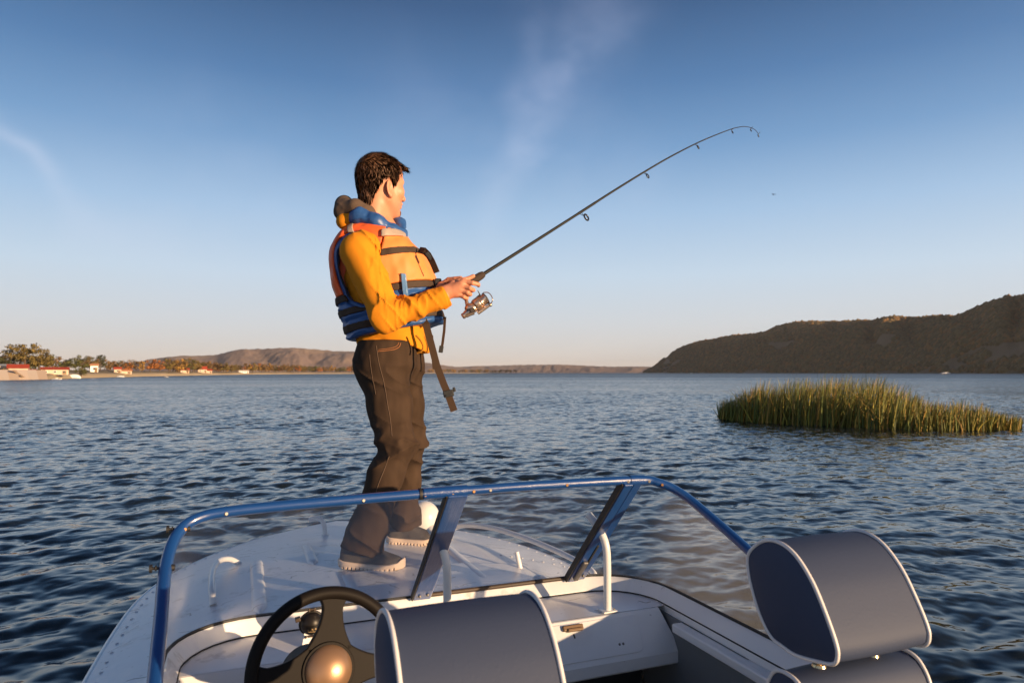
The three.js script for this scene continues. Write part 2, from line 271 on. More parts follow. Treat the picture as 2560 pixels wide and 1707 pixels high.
// sunlit hills beyond the left shore and the low far bank in the middle
const leftHill = hill('distant_hill', -31.5, -2, 300, 40, [[-31.5, 3000], [-20, 3300], [-10, 3600], [-2, 4200]], () => 900,
  [[-30.0147, 0.2617], [-29.1861, 0.5828], [-28.0602, 0.9758], [-26.3262, 1.2202], [-23.6252, 1.3812], [-22.6988, 1.5928], [-21.7597, 1.8069], [-20.1669, 1.8948], [-17.8817, 1.9905], [-15.8748, 1.8713], [-14.171, 1.7447], [-12.4412, 1.686], [-9.9809, 1.3048], [-6.403, 0.7359], [-2.7742, 0.2288]],
  (a, t, x, z, h) => -h * (0.22 * Math.pow(0.5 + 0.5 * Math.sin(a * 1.5 + 1.4 * noise3(a * 0.3, t * 2, 9)), 2) * sstep(0.05, 0.3, t) + 0.16 * (fbm(a * 0.8, t * 4, 17, 4) + 0.2)), warmTint);
hill('far_bank', -9, 12, 240, 24, [[-9, 5200], [0, 5600], [12, 6000]], () => 900,
  [[-9.9809, 0.3696], [-5.3184, 0.4828], [-2.7742, 0.5572], [0.8769, 0.6674], [4.521, 0.6654], [8.1287, 0.5161], [10.7942, 0.5121], [13.7584, 0.3645]],
  (a, t, x, z, h) => -h * 0.25 * (fbm(a * 1.2, t * 4, 27, 4) + 0.3), warmTint);

// woods on the ridge: small rounded crowns, one mass
{
  seed(901);
  const ico = new THREE.IcosahedronGeometry(1, 1), P = ico.attributes.position;
  for (let i = 0; i < P.count; i++) { const k = 0.8 + 0.35 * hash3(P.getX(i) * 97, P.getY(i) * 97, P.getZ(i) * 97); P.setXYZ(i, P.getX(i) * k, P.getY(i) * k, P.getZ(i) * k); }
  ico.computeVertexNormals();
  const N = 42000, wood = new THREE.InstancedMesh(ico, std([1, 1, 1], 0.95), N), m = new THREE.Matrix4(); let n = 0;
  while (n < N) {
    const a = rr(10.6, 44), t = Math.pow(rnd(), 0.75) * 0.68, [x, y, z] = ridge(a, t);
    if (y < 3 || fbm(x * 0.0042 + 9, y * 0.02, z * 0.0042, 4) > 0.3) continue;
    const s = rr(3, 6.2) * (rnd() < 0.1 ? 1.35 : 1);
    m.makeScale(s, s * rr(0.8, 1.25), s).setPosition(x, y + s * 0.25, z); wood.setMatrixAt(n, m);
    const k = rr(0.75, 1.25), au = rnd() < 0.25 ? 1.5 : 1; wood.setColorAt(n, rgb(0.175 * k * au, 0.120 * k * (au > 1 ? 1.15 : 1), 0.045 * k)); n++;
  }
  wood.name = 'hillside_forest'; wood.castShadow = wood.receiveShadow = true; tag(wood, 'dark woods covering the shaded hill across the water', 'forest', null, 'stuff'); scene.add(wood);
}

// ---------------------------------------------------------------- the near left shore
const shoreD = [[-60, 110], [-44, 140], [-36.8645, 172], [-33.1931, 205], [-29.1861, 290], [-24.8403, 430], [-20.1669, 700], [-12.7891, 1150], [-6.403, 1700], [0.5116, 2100]];
const groundY = (a, d) => { const w = sstep(0, 40, d); return -0.5 + Math.min(1.6, d * 0.28) + 1.1 * w + (0.3 * noise3(a * 3, d * 0.05, 2)) * w; };
structure('lake_shore', gridGeometry(260, 26, (u, v) => {
  const a = mixf(-60, 0.5847, u), D = smoothTable(shoreD, a) + 3 * noise3(a * 2.2, 0, 1), d = Math.pow(v, 1.7) * (D < 600 ? 260 : 340), taper = sstep(0, 0.05, 1 - u), [x, z] = polar(a, D + d);
  return [x, groundY(a, d) * (0.2 + 0.8 * taper), z, x / 4, z / 4];
}, (x, y, z, u, v) => { const n = fbm(x * 0.05, z * 0.05, 3, 4); return v < 0.2 + 0.06 * n ? [0.38 + 0.1 * n, 0.30 + 0.08 * n, 0.19 + 0.05 * n] : [0.20 + 0.08 * n, 0.15 + 0.05 * n, 0.07]; }), matHill());

function leafCrown(w, h, base, n, leaf, s, clumps) {  // leaf-sized faces gathered in clumps through the crown's volume
  seed(s); const pos = [], nor = [], col = [], C = [];
  for (let i = 0; i < clumps; i++) { const a = rr(0, 2 * Math.PI), q = Math.sqrt(rnd()), yy = rr(-0.9, 0.95), rad = Math.sqrt(1 - yy * yy * 0.85) * q * 0.85; C.push([Math.cos(a) * rad * w / 2, base + h / 2 + yy * h / 2 * 0.85, Math.sin(a) * rad * w / 2, rr(0.13, 0.24) * Math.min(w, h), rr(0.75, 1.3)]); }
  for (let i = 0; i < n; i++) {
    const c = C[Math.floor(rnd() * C.length)], a = rr(0, 2 * Math.PI), u = rr(-1, 1), q = Math.pow(rnd(), 0.4) * c[3], k = Math.sqrt(1 - u * u), d = [Math.cos(a) * k, u, Math.sin(a) * k];
    const p = [c[0] + d[0] * q * 1.15, c[1] + d[1] * q * 0.9, c[2] + d[2] * q * 1.15], t = V3(rr(-1, 1), rr(-1, 1), rr(-1, 1)).normalize(), b = V3(...d).cross(t).normalize().multiplyScalar(leaf * rr(0.6, 1.2)), e = t.multiplyScalar(leaf * rr(0.6, 1.2)), nn = V3(...d).addScaledVector(V3(rr(-1, 1), rr(-1, 1), rr(-1, 1)), 0.5).normalize();
    for (const [f, g] of [[-1, -1], [1, -0.6], [0.2, 1.1]]) { pos.push(p[0] + e.x * f + b.x * g, p[1] + e.y * f + b.y * g, p[2] + e.z * f + b.z * g); nor.push(nn.x, nn.y, nn.z); const v = c[4] * rr(0.85, 1.15); col.push(v, v, v); }
  }
  const g = new THREE.BufferGeometry(); g.setAttribute('position', new THREE.Float32BufferAttribute(pos, 3)); g.setAttribute('normal', new THREE.Float32BufferAttribute(nor, 3)); g.setAttribute('color', new THREE.Float32BufferAttribute(col, 3)); return g;
}
function trunkGeometry(h, r, spread, s) {
  seed(s); const parts = [bar([0, -0.6, 0], [0.1, h * 0.55, 0.05], r, r * 0.65, 7)];
  for (let i = 0; i < 7; i++) { const a = rr(0, 6.28), y = rr(0.28, 0.55) * h; parts.push(bar([0.05, y, 0.02], [Math.cos(a) * spread * rr(0.4, 0.8), y + rr(0.2, 0.42) * h, Math.sin(a) * spread * rr(0.4, 0.8)], r * 0.4, r * 0.12, 5)); }
  return parts;
}
const matBark = std([0.10, 0.07, 0.05], 0.95);
const leafMat = (c) => std(c, 0.8, { vertexColors: true, side: THREE.DoubleSide });
const LEAF = { olive: leafMat([0.17, 0.125, 0.035]), dark: leafMat([0.055, 0.062, 0.03]), green: leafMat([0.105, 0.105, 0.032]), rust: leafMat([0.36, 0.135, 0.035]), gold: leafMat([0.40, 0.23, 0.055]), brown: leafMat([0.19, 0.115, 0.045]) };
const protoCrown = {}, treeParts = (kind) => (protoCrown[kind] ??= { round: [leafCrown(1, 0.85, 0.18, 1500, 0.028, 51, 22), trunkGeometry(1, 0.04, 0.45, 52)], tall: [leafCrown(0.55, 0.9, 0.12, 1300, 0.024, 61, 22), trunkGeometry(1, 0.03, 0.25, 62)], wide: [leafCrown(1.35, 0.66, 0.30, 2600, 0.025, 71, 34), trunkGeometry(1, 0.045, 0.6, 72)], low: [leafCrown(1.8, 0.9, 0.06, 1600, 0.035, 81, 26), trunkGeometry(0.8, 0.03, 0.6, 82)] }[kind]);
function tree(kind, leaf, a, d, h, label, group, name = 'shore_tree') {
  const D = smoothTable(shoreD, a), [x, z] = polar(a, D + d), t = thing(name, label, kind === 'low' ? 'bush' : 'tree', [x, groundY(a, d) - 0.1, z], a * 3.7, group), [crown, trunk] = treeParts(kind);
  const c = obj('crown', crown, LEAF[leaf], t), w = obj('trunk', trunk, matBark, t); c.scale.setScalar(h); w.scale.setScalar(h); return t;
}
tree('wide', 'olive', -35.629, 22, 7.2, 'large spreading olive-brown tree towering over the red-roofed shore houses', null, 'spreading_tree');
tree('round', 'olive', -34.6519, 26, 5.9, 'rounded olive-brown tree forming the right half of the tall crown');
tree('low', 'dark', -36.724, 30, 3.6, 'dark bush at the left edge of the picture behind the houses', null, 'shore_bush');
tree('low', 'green', -33.1931, 24, 3.3, 'broad green bush just right of the big spreading tree', null, 'shore_bush');
tree('low', 'green', -32.2623, 4, 2.5, 'dark green bush at the waterline beside the white boat cover', null, 'shore_bush');
tree('round', 'green', -32.2623, 30, 5.2, 'green tree standing behind the white boat cover');
tree('round', 'brown', -31.7104, 34, 5.2, 'brown autumn tree behind the small white shore house');
tree('tall', 'dark', -31.0179, 30, 5.8, 'slim dark conifer-like tree right of the small white house');
tree('low', 'brown', -30.2334, 40, 4.0, 'long low brown bush behind the small pale boat', null, 'shore_bush');
tree('round', 'rust', -29.4084, 20, 4.1, 'round rust-orange tree near the waterline on the left shore');
tree('tall', 'gold', -28.5135, 22, 5.1, 'narrow golden tree on the left shore');
tree('round', 'rust', -27.8607, 26, 6.1, 'larger rust-orange tree, left of a close pair');
tree('round', 'rust', -27.3154, 28, 5.9, 'larger rust-orange tree, right of a close pair');
tree('low', 'brown', -29.1861, 70, 5.8, 'dark brown thicket behind the rust-orange trees', null, 'shore_bush');
{
  const ordinal = (n) => n + (n % 100 > 10 && n % 100 < 14 ? 'th' : ['th', 'st', 'nd', 'rd'][n % 10] ?? 'th'), hue = { olive: 'olive', dark: 'dark', green: 'green', rust: 'rust-orange', gold: 'golden', brown: 'brown' }, form = { round: 'round tree', tall: 'slim tree', low: 'low bush' };
  seed(777); const kinds = ['round', 'round', 'tall', 'low', 'round'], leaves = ['brown', 'olive', 'gold', 'rust', 'green', 'brown', 'olive'];
  const row = (n, a0, a1, place, group, name, spec) => Array.from({ length: n }, (_, i) => ({ a: mixf(a0, a1, clamp((i + rr(-0.4, 0.4)) / n, 0, 1)), s: spec(i) })).sort((p, q) => p.a - q.a).forEach(({ a, s: [kind, leaf, d, h] }, i) => tree(kind, leaf, a, d, h * (name === 'belt_tree' ? 0.65 + smoothTable(shoreD, a) / 1900 : 1), `${hue[leaf]} ${form[kind]}, ${ordinal(i + 1)} from the left ${place}`, group, name));
  row(78, -26.7648, -12.9627, 'in the distant tree belt along the left shore', 'tree belt on the left shore', 'belt_tree', () => [kinds[Math.floor(rnd() * 5)], leaves[Math.floor(rnd() * 7)], rr(12, 110), rr(6, 10)]);
  row(24, -6.9436, 0.4386, 'on the spit far behind the man', 'bushes on the far spit', 'spit_bush', (i) => ['low', ['brown', 'gold', 'olive'][i % 3], rr(10, 120), rr(7, 11)]);
  row(16, -44, -29.1861, 'in the low wood behind the shore houses', 'low wood behind the houses', 'backdrop_bush', (i) => ['low', ['dark', 'green', 'brown'][i % 3], rr(70, 120), rr(4.6, 6.5)]);
}
// houses, the paved bank and moored boats
const matRoof = std([0.36, 0.05, 0.024], 0.8), matPlaster = std([0.60, 0.47, 0.36], 0.85), matConcrete = std([0.62, 0.50, 0.40], 0.9), matPane = std([0.05, 0.06, 0.07], 0.2), matTimber = std([0.25, 0.16, 0.09], 0.8), matWhitePaint = std([0.8, 0.8, 0.78], 0.45);
const prism = (w, h, d, over = 0.25) => { const s = new THREE.Shape([new THREE.Vector2(-d / 2 - over, 0), new THREE.Vector2(d / 2 + over, 0), new THREE.Vector2(0, h)]), g = new THREE.ExtrudeGeometry(s, { depth: w + 2 * over, bevelEnabled: false }); g.translate(0, 0, -w / 2 - over); g.rotateY(Math.PI / 2); return g; };
function house(a, d, w, h, dep, rh, label, windows = 3, roofMat = matRoof, wallMat = matPlaster) {
  const D = smoothTable(shoreD, a), [x, z] = polar(a, D + d), t = thing('shore_house', label, 'house', [x, groundY(a, d) - 0.2, z], -a * D2R);
  obj('wall', box(w, h, dep, 0, h / 2, 0), wallMat, t);
  const r = obj('roof', prism(w, rh, dep), roofMat, t); r.position.y = h + 0.003;
  for (let i = 0; i < windows; i++) { const q = obj('window', box(w / windows * 0.36, h * 0.36, 0.08, (i + 0.5 - windows / 2) * w / windows, h * 0.58, dep / 2), matWhitePaint, t); obj('pane', box(w / windows * 0.28, h * 0.28, 0.04, (i + 0.5 - windows / 2) * w / windows, h * 0.58, dep / 2 + 0.045), matPane, q); }
  obj('door', box(0.8, h * 0.7, 0.07, w * 0.42 - 0.4, h * 0.35 + 0.1, dep / 2 + 0.012), matTimber, t);
  return t;
}
house(-35.8937, 12, 3.7, 1.3, 3.4, 0.95, 'tall narrow shore house with a red roof under the spreading tree', 2);
house(-35.241, 10, 2.4, 0.75, 2.4, 0.5, 'small red-roofed shed between the two shore houses', 1);
house(-33.8028, 7, 5.6, 1.25, 3.2, 0.65, 'long low shore house with a red roof beside the bushes', 3);
house(-36.4885, 20, 4.4, 1.6, 3, 0.5, 'pale flat house at the far left edge of the shore', 2, std([0.3, 0.33, 0.36], 0.7));
house(-31.4718, 24, 2.2, 2.2, 2, 0.7, 'small white house showing above the bushes', 1, std([0.5, 0.24, 0.13], 0.8), matWhitePaint);
house(-30.0147, 16, 2.2, 1.4, 2, 0.8, 'little red-roofed hut near the pale boats', 1);
house(-29.5745, 8, 4.6, 1.1, 3, 0.7, 'low rust-roofed boathouse at the water on the left shore', 2, std([0.5, 0.2, 0.09], 0.8));
house(-25.6176, 14, 4.4, 1.7, 3, 1.2, 'pale cottage with a red roof among the belt trees, nearest of three', 2);
house(-24.3874, 22, 5, 2.2, 4, 2.0, 'cottage with a bright red roof in the tree belt, second of three', 2);
house(-23.9922, 12, 4.5, 1.7, 3, 1.1, 'pale cottage with a red roof in the tree belt, farthest of three', 2);
house(-21.4439, 10, 8, 1.8, 4, 1.0, 'long whitish building low on the shore beyond the cottages', 4, std([0.6, 0.5, 0.42], 0.8), matWhitePaint);
{ // paved sloping bank below the houses, of tilted slabs
  const bank = thing('paved_bank', 'pale concrete bank sloping to the water below the houses', 'embankment');
  const slabB = std([0.50, 0.39, 0.30], 0.9), slabC = std([0.56, 0.47, 0.39], 0.9);
  for (let i = 0; i < 9; i++) { const a = mixf(-39.5, -34.5529, (i + 0.5) / 9), D = smoothTable(shoreD, a) + 1.5, [x, z] = polar(a, D), s = obj('slab', box(3.75, 0.3, 5.4, 0, 0, 0, 0.04), [matConcrete, slabB, slabC][(i * 5) % 3], bank); s.position.set(x, 0.85 + 0.07 * (i % 2), z); s.rotation.set(0.42, -a * D2R + 0.1, 0, 'YXZ'); }
}
{ // stairs running aslant down the bank, and scrub along its top
  const st = thing('bank_stairs', 'dark flight of steps running aslant down the pale bank', 'stairs'), dk = std([0.22, 0.16, 0.12], 0.9);
  for (let i = 0; i < 12; i++) { const a = mixf(-36.1565, -35.484, i / 11), [x, z] = polar(a, smoothTable(shoreD, a) - 0.6 - 0.1 * i), s = obj('step', box(0.42, 0.22, 1.1), dk, st); s.position.set(x, 2.0 - i * 0.15, z); s.rotation.y = -a * D2R; }
}
tree('low', 'olive', -36.677, 6, 1.5, 'small olive shrub on top of the bank at the left edge', null, 'shore_bush');
tree('low', 'brown', -34.7013, 5, 1.6, 'small brown shrub between the shed and the long house', null, 'shore_bush');
function smallBoat(name, label, a, r, L, cover, turn, group) {
  const [x, z] = polar(a, r), t = thing(name, label, 'boat', [x, 0, z], turn, group), pts = [];
  const hull = gridGeometry(12, 6, (u, v) => { const s = u * 2 - 1, q = (v * 2 - 1), w = 0.19 * L * Math.pow(1 - Math.pow(Math.max(0, s), 2.4), 0.8), rise = 0.09 * L * (1 + 0.5 * Math.max(0, s) ** 2); return [s * L / 2, rise * Math.pow(Math.abs(q), 1.6) - 0.03 * L, q * w]; });
  obj('hull', hull, std([0.82, 0.8, 0.76], 0.4, { side: THREE.DoubleSide }), t);
  const deckG = gridGeometry(10, 4, (u, v) => { const s = u * 1.96 - 0.98, q = v * 2 - 1, w = 0.185 * L * Math.pow(1 - Math.pow(Math.max(0, s), 2.4), 0.8); return [s * L / 2, 0.058 * L + cover * L * Math.sqrt(Math.max(0, 1 - s * s)) * (1 - q * q), q * w]; });
  obj(cover > 0.1 ? 'cover' : 'deck', deckG, matWhitePaint, t);
  if (cover <= 0.1) { obj('cabin', box(L * 0.28, L * 0.1, L * 0.22, 0, 0.1 * L, 0, 0.05), matWhitePaint, t); obj('window', box(L * 0.02, L * 0.05, L * 0.18, L * 0.141, 0.11 * L, 0), matPane, t); }
}
smallBoat('moored_boat', 'white boat moored off the paved bank, leftmost of the small boats', -33.6765, 186, 1.9, 0.05, 0.5);
smallBoat('covered_boat', 'large white covered boat drawn up by the dark green bush', -32.6784, 214, 3.2, 0.3, 0.4);
smallBoat('moored_boat', 'pale boat at the shore in front of the rust-roofed boathouse', -29.8226, 268, 2.4, 0.16, 0.3);
smallBoat('moored_boat', 'white motorboat lying off the tree belt on open water', -26.8811, 245, 2.4, 0.06, -0.5);
smallBoat('moored_boat', 'tiny white boat on the far water just left of the dark hill', 14.7195, 1500, 6, 0.08, 0.2);
smallBoat('distant_cruiser', 'hazy white cruiser at the foot of the dark hill on the right', 32.4191, 1120, 15, 0.08, 0.1);

scene.fog = new THREE.FogExp2(new THREE.Color().setRGB(0.80, 0.74, 0.72), 0.000035);

// ---------------------------------------------------------------- the motorboat: x to starboard, z aft; bow line f runs forward, f = 2.38 at the windscreen's foot
const YAW = 21.5 * D2R, BOAT = [0.6 * Math.cos(YAW) - 2.38 * Math.sin(YAW), 0, -0.6 * Math.sin(YAW) - 2.38 * Math.cos(YAW)];
const B = (x, y, f) => [x, y, 2.38 - f];
const toWorld = (x, y, f) => { const z = 2.38 - f; return [BOAT[0] + x * Math.cos(YAW) + z * Math.sin(YAW), y, BOAT[2] - x * Math.sin(YAW) + z * Math.cos(YAW)]; };
const halfBeam = (f) => smoothTable([[-1.6, 0.93], [0, 1.0], [1.5, 1.01], [2.4, 1.0], [2.9, 0.985], [3.3, 0.95], [3.6, 0.87], [3.9, 0.72], [4.15, 0.52], [4.3, 0.34], [4.4, 0.16], [4.43, 0.0]], f);
const gunwaleY = (f) => 0.51 + 0.02 * Math.max(0, (f - 2.2) / 2.5) ** 2, KEEL = -0.04;   // KEEL: the deck's middle line
const deckY = (x, f) => { const h = Math.max(0.02, halfBeam(f)); return gunwaleY(f) + 0.13 * clamp((4.6 - f) / 1.3, 0, 1) * (1 - Math.pow(Math.min(1, Math.abs(x - KEEL) / h), 2.3)); };

function canvasTexture(w, h, draw, srgb = true, repeat) { const c = document.createElement('canvas'); c.width = w; c.height = h; draw(c.getContext('2d'), w, h); const t = new THREE.CanvasTexture(c); if (srgb) t.colorSpace = THREE.SRGBColorSpace; t.wrapS = t.wrapT = THREE.RepeatWrapping; if (repeat) t.repeat.set(...repeat); return t; }
// worn white paint: faint mottling, scuffs and chips (uv in metres, 2 m a tile)
const scuffed = (count, s, dirt) => canvasTexture(1024, 1024, (c, w, h) => {
  seed(s); c.fillStyle = '#e9e9ea'; c.fillRect(0, 0, w, h);
  for (let i = 0; i < 900; i++) { c.fillStyle = `rgba(${rnd() < 0.5 ? '205,206,210' : '240,240,238'},${rr(0.02, 0.07)})`; c.beginPath(); c.ellipse(rr(0, w), rr(0, h), rr(10, 70), rr(8, 40), rr(0, 3), 0, 7); c.fill(); }
  for (let i = 0; i < count; i++) {
    const x = rr(0, w), y = rr(0, h), n = 2 + Math.floor(rnd() * 5), dx = rr(-1, 1), dy = rr(-0.7, 0.7); c.strokeStyle = `rgba(${dirt},${rr(0.2, 0.65)})`; c.lineWidth = rr(0.8, 3.6); c.lineCap = 'round'; c.beginPath(); let px = x, py = y; c.moveTo(px, py);
    for (let k = 0; k < n; k++) { px += dx * rr(2, 14) + rr(-4, 4); py += dy * rr(2, 12) + rr(-4, 4); c.lineTo(px, py); } c.stroke();
  }
  for (let i = 0; i < count * 1.6; i++) { c.fillStyle = `rgba(${dirt},${rr(0.15, 0.6)})`; c.beginPath(); c.ellipse(rr(0, w), rr(0, h), rr(0.6, 2.4), rr(0.5, 1.8), rr(0, 3), 0, 7); c.fill(); }
  for (let i = 0; i < count * 0.3; i++) { const x = rr(0, w), y = rr(0, h); for (let k = 0; k < 26; k++) { c.fillStyle = `rgba(${dirt},${rr(0.03, 0.09)})`; c.beginPath(); c.ellipse(x + rr(-26, 26), y + rr(-14, 14), rr(2, 9), rr(2, 6), rr(0, 3), 0, 7); c.fill(); } }
}, true, [0.5, 0.5]);
const bumpy = (s, n, a) => canvasTexture(512, 512, (c, w, h) => { seed(s); c.fillStyle = '#808080'; c.fillRect(0, 0, w, h); for (let i = 0; i < n; i++) { const v = rnd() < 0.5 ? 255 : 0; c.fillStyle = `rgba(${v},${v},${v},${a})`; c.beginPath(); c.ellipse(rr(0, w), rr(0, h), rr(2, a > 0.2 ? 5 : 60), rr(2, a > 0.2 ? 5 : 50), 0, 0, 7); c.fill(); } }, false);
const bumpWave = bumpy(5, 220, 0.06); bumpWave.repeat.set(0.8, 0.8);
const matDeck = phys([0.90, 0.93, 0.98], 0.36, { map: scuffed(300, 41, '70,72,78'), bumpMap: bumpWave, bumpScale: 0.006, clearcoat: 0.25, clearcoatRoughness: 0.3 });
const matWhite = phys([0.97, 0.97, 0.97], 0.28, { map: scuffed(40, 43, '90,86,80'), clearcoat: 0.3, clearcoatRoughness: 0.25 });
const matTubeWhite = phys([0.80, 0.80, 0.79], 0.3, { clearcoat: 0.4, clearcoatRoughness: 0.2 });
const matBlue = phys([0.008, 0.055, 0.22], 0.34, { clearcoat: 0.7, clearcoatRoughness: 0.12, bumpMap: bumpy(8, 700, 0.1), bumpScale: 0.0012 });
const matGreyPanel = std([0.17, 0.18, 0.19], 0.7), matDark = std([0.03, 0.032, 0.034], 0.8), matRubber = std([0.014, 0.014, 0.015], 0.6), matBrass = std([0.26, 0.14, 0.06], 0.55, { metalness: 0.7 }), matSteel = std([0.22, 0.21, 0.20], 0.55, { metalness: 0.7 });
const matGasket = std([0.05, 0.032, 0.02], 0.5);

const boat = thing('motorboat', 'white motorboat with a blue-framed windscreen, floating in the foreground', 'motorboat', BOAT, YAW);
const F0 = 2.28, F1 = 4.43;
obj('foredeck', gridGeometry(60, 60, (u, v) => { const f = mixf(F0, F1, u), q = v * 2 - 1, h = halfBeam(f), x = KEEL + q * h; return [...B(x, deckY(x, f), f), x, f]; }), matDeck, boat);
for (const s of [-1, 1]) obj('side_deck', gridGeometry(40, 10, (u, v) => { const f = mixf(-1.6, F0 + 0.002, u), x0 = s > 0 ? 0.84 : -0.8, x = mixf(KEEL + s * halfBeam(f), x0, v); return [...B(x, v > 0.99 ? 0.66 : deckY(x, f) + 0.03 * v, f), x, f]; }), matDeck, boat);
obj('hull', [-1, 1].map((s) => gridGeometry(60, 10, (u, v) => { const f = mixf(-1.6, F1, u), k = 1 - v, x = KEEL + s * halfBeam(f) * (v < 0.12 ? 1 + 0.012 * Math.sin(v / 0.12 * Math.PI) : mixf(1, 0.80 - 0.1 * Math.max(0, (f - 3) / 1.7), (v - 0.12) / 0.88)), y = mixf(gunwaleY(f), -0.25, v); return [...B(x, y, f - Math.max(0, f - 3.6) * 0.5 * v), f, v]; })).concat([gridGeometry(4, 4, (u, v) => { const h = 0.93, q = u * 2 - 1; return B(KEEL + q * h * mixf(1, 0.8, v), mixf(0.5, -0.25, v), -1.6); })]), matWhite, boat);
obj('gunwale_moulding', [-1, 1].map((s) => tube(Array.from({ length: 40 }, (_, i) => { const f = mixf(-1.6, 4.428, i / 39); return B(KEEL + s * (halfBeam(f) + 0.004), gunwaleY(f) - 0.012, f); }), 0.014, 120, 8)), matTubeWhite, boat);
// pressed ribs of the deck and rivets along the port gunwale
for (const [x, f0, f1, w] of [[-0.53, 2.62, 3.38, 0.028], [-0.30, 3.12, 3.55, 0.024], [-0.02, 3.5, 3.95, 0.018], [0.33, 2.62, 3.5, 0.024]]) obj('deck_rib', gridGeometry(24, 8, (u, v) => { const f = mixf(f0, f1, u), q = v * 2 - 1, e = Math.min(1, Math.min(u, 1 - u) * 12), xx = x + q * w * e; return [...B(xx, deckY(xx, f) + 0.002 + 0.011 * Math.sqrt(Math.max(0, 1 - q * q)) * Math.sqrt(e) - (Math.abs(q) > 0.99 ? 0.004 : 0), f), xx, f]; }), matDeck, boat);
{ // raised non-slip pad ahead of the windscreen
  obj('deck_pad', gridGeometry(30, 20, (u, v) => { const f = mixf(2.47, 2.92, u), x = mixf(-0.22, 0.62, v), e = Math.min(1, Math.min(Math.min(u, 1 - u) * 0.45, Math.min(v, 1 - v) * 0.84) / 0.03); return [...B(x, deckY(x, f) + (e <= 0 ? -0.003 : 0.003 + 0.007 * Math.sqrt(e)), f), x, f]; }), matDeck, boat);
  const rivet = new THREE.SphereGeometry(0.0065, 8, 5, 0, 6.3, 0, 1.6); seed(55);
  const place = (x, f) => { const m = obj('rivet', rivet, matDeck, boat); m.position.set(...B(x, deckY(x, f) + 0.0005, f)); m.scale.y = 0.6; };
  for (let i = 0; i < 34; i++) { const f = mixf(1.55, 4.25, i / 33); place(KEEL - halfBeam(f) + 0.035, f); }
  for (let i = 0; i < 24; i++) { const f = mixf(2.4, 4.2, i / 23); place(KEEL + halfBeam(f) - 0.05, f); }
  for (let i = 0; i < 5; i++) place(-0.93 + i * 0.035, 1.96 + 0.01 * i);
  for (let i = 0; i < 7; i++) place(0.86 - i * 0.05, 3.02 + i * 0.012);
}
// coaming: the rounded frame of the cockpit opening
const rim = []; { const L = -0.79, R = 0.86, r = 0.24, FT = 2.38; for (let i = 0; i <= 10; i++) rim.push([L, mixf(-1.4, FT - r, i / 10)]); for (let i = 1; i <= 10; i++) { const a = i / 10 * Math.PI / 2; rim.push([L + r - r * Math.cos(a), FT - r + r * Math.sin(a)]); } for (let i = 1; i <= 12; i++) rim.push([mixf(L + r, R - r, i / 12), FT]); for (let i = 1; i <= 10; i++) { const a = i / 10 * Math.PI / 2; rim.push([R - r + r * Math.sin(a), FT - r + r * Math.cos(a)]); } for (let i = 1; i <= 10; i++) rim.push([R, mixf(FT - r, -1.4, i / 10)]); }
const inset = (i, d) => { const a = rim[Math.max(0, i - 1)], b = rim[Math.min(rim.length - 1, i + 1)], dx = b[0] - a[0], df = b[1] - a[1], L = Math.hypot(dx, df); return [rim[i][0] + df / L * d, rim[i][1] - dx / L * d]; };
const strip = (prof) => gridGeometry(rim.length - 1, prof.length - 1, (u, v) => { const i = Math.round(u * (rim.length - 1)), [d, y] = prof[Math.round(v * (prof.length - 1))], [x, f] = inset(i, d); return [...B(x, y, f), u * 6, v * 0.3]; });
obj('coaming', strip([[-0.022, 0.56], [-0.02, 0.676], [-0.012, 0.686], [0.0, 0.688], [0.007, 0.686], [0.012, 0.680], [0.036, 0.648], [0.038, 0.642], [0.038, 0.56]]), matWhite, boat);
obj('coaming_seal', tube(rim.map((_, i) => { const [x, f] = inset(i, 0.002); return B(x, 0.69, f); }), 0.0055, 200, 6), matRubber, boat);
obj('inner_seal', tube(rim.map((_, i) => { const [x, f] = inset(i, 0.0385); return B(x, 0.6415, f); }), 0.0026, 200, 5), matRubber, boat);
// dashboard shelf, the panel below it and the glove box on the starboard side
obj('dashboard_shelf', gridGeometry(30, 6, (u, v) => { const f = mixf(2.36, 2.115, v), x = mixf(-0.755, 0.825, u); return [...B(x, 0.640 - 0.003 * v, f), x, f]; }), matWhite, boat);
const panelProfile = [[2.117, 0.6365], [2.110, 0.635], [2.105, 0.628], [2.036, 0.520], [2.031, 0.510], [2.03, 0.474], [2.035, 0.468], [2.3, 0.468]];
obj('dashboard_panel', gridGeometry(1, panelProfile.length - 1, (u, v) => { const [f, y] = panelProfile[Math.round(v * (panelProfile.length - 1))], x = mixf(-0.756, 0.10, u); return [...B(x, y, f), x, y * 2]; }).toNonIndexed(), matWhite, boat).geometry.computeVertexNormals();
const glove = new THREE.Group(); glove.name = 'glove_box'; boat.add(glove);
const gb = obj('box_front', gridGeometry(1, panelProfile.length - 1, (u, v) => { const [f, y] = panelProfile[Math.round(v * (panelProfile.length - 1))], x = mixf(0.102, 0.79 + 0.05 * (1 - (y - 0.468) / 0.17), u); return [...B(x, y, f - 0.004), x, y * 2]; }).toNonIndexed(), matWhite, glove); gb.geometry.computeVertexNormals();
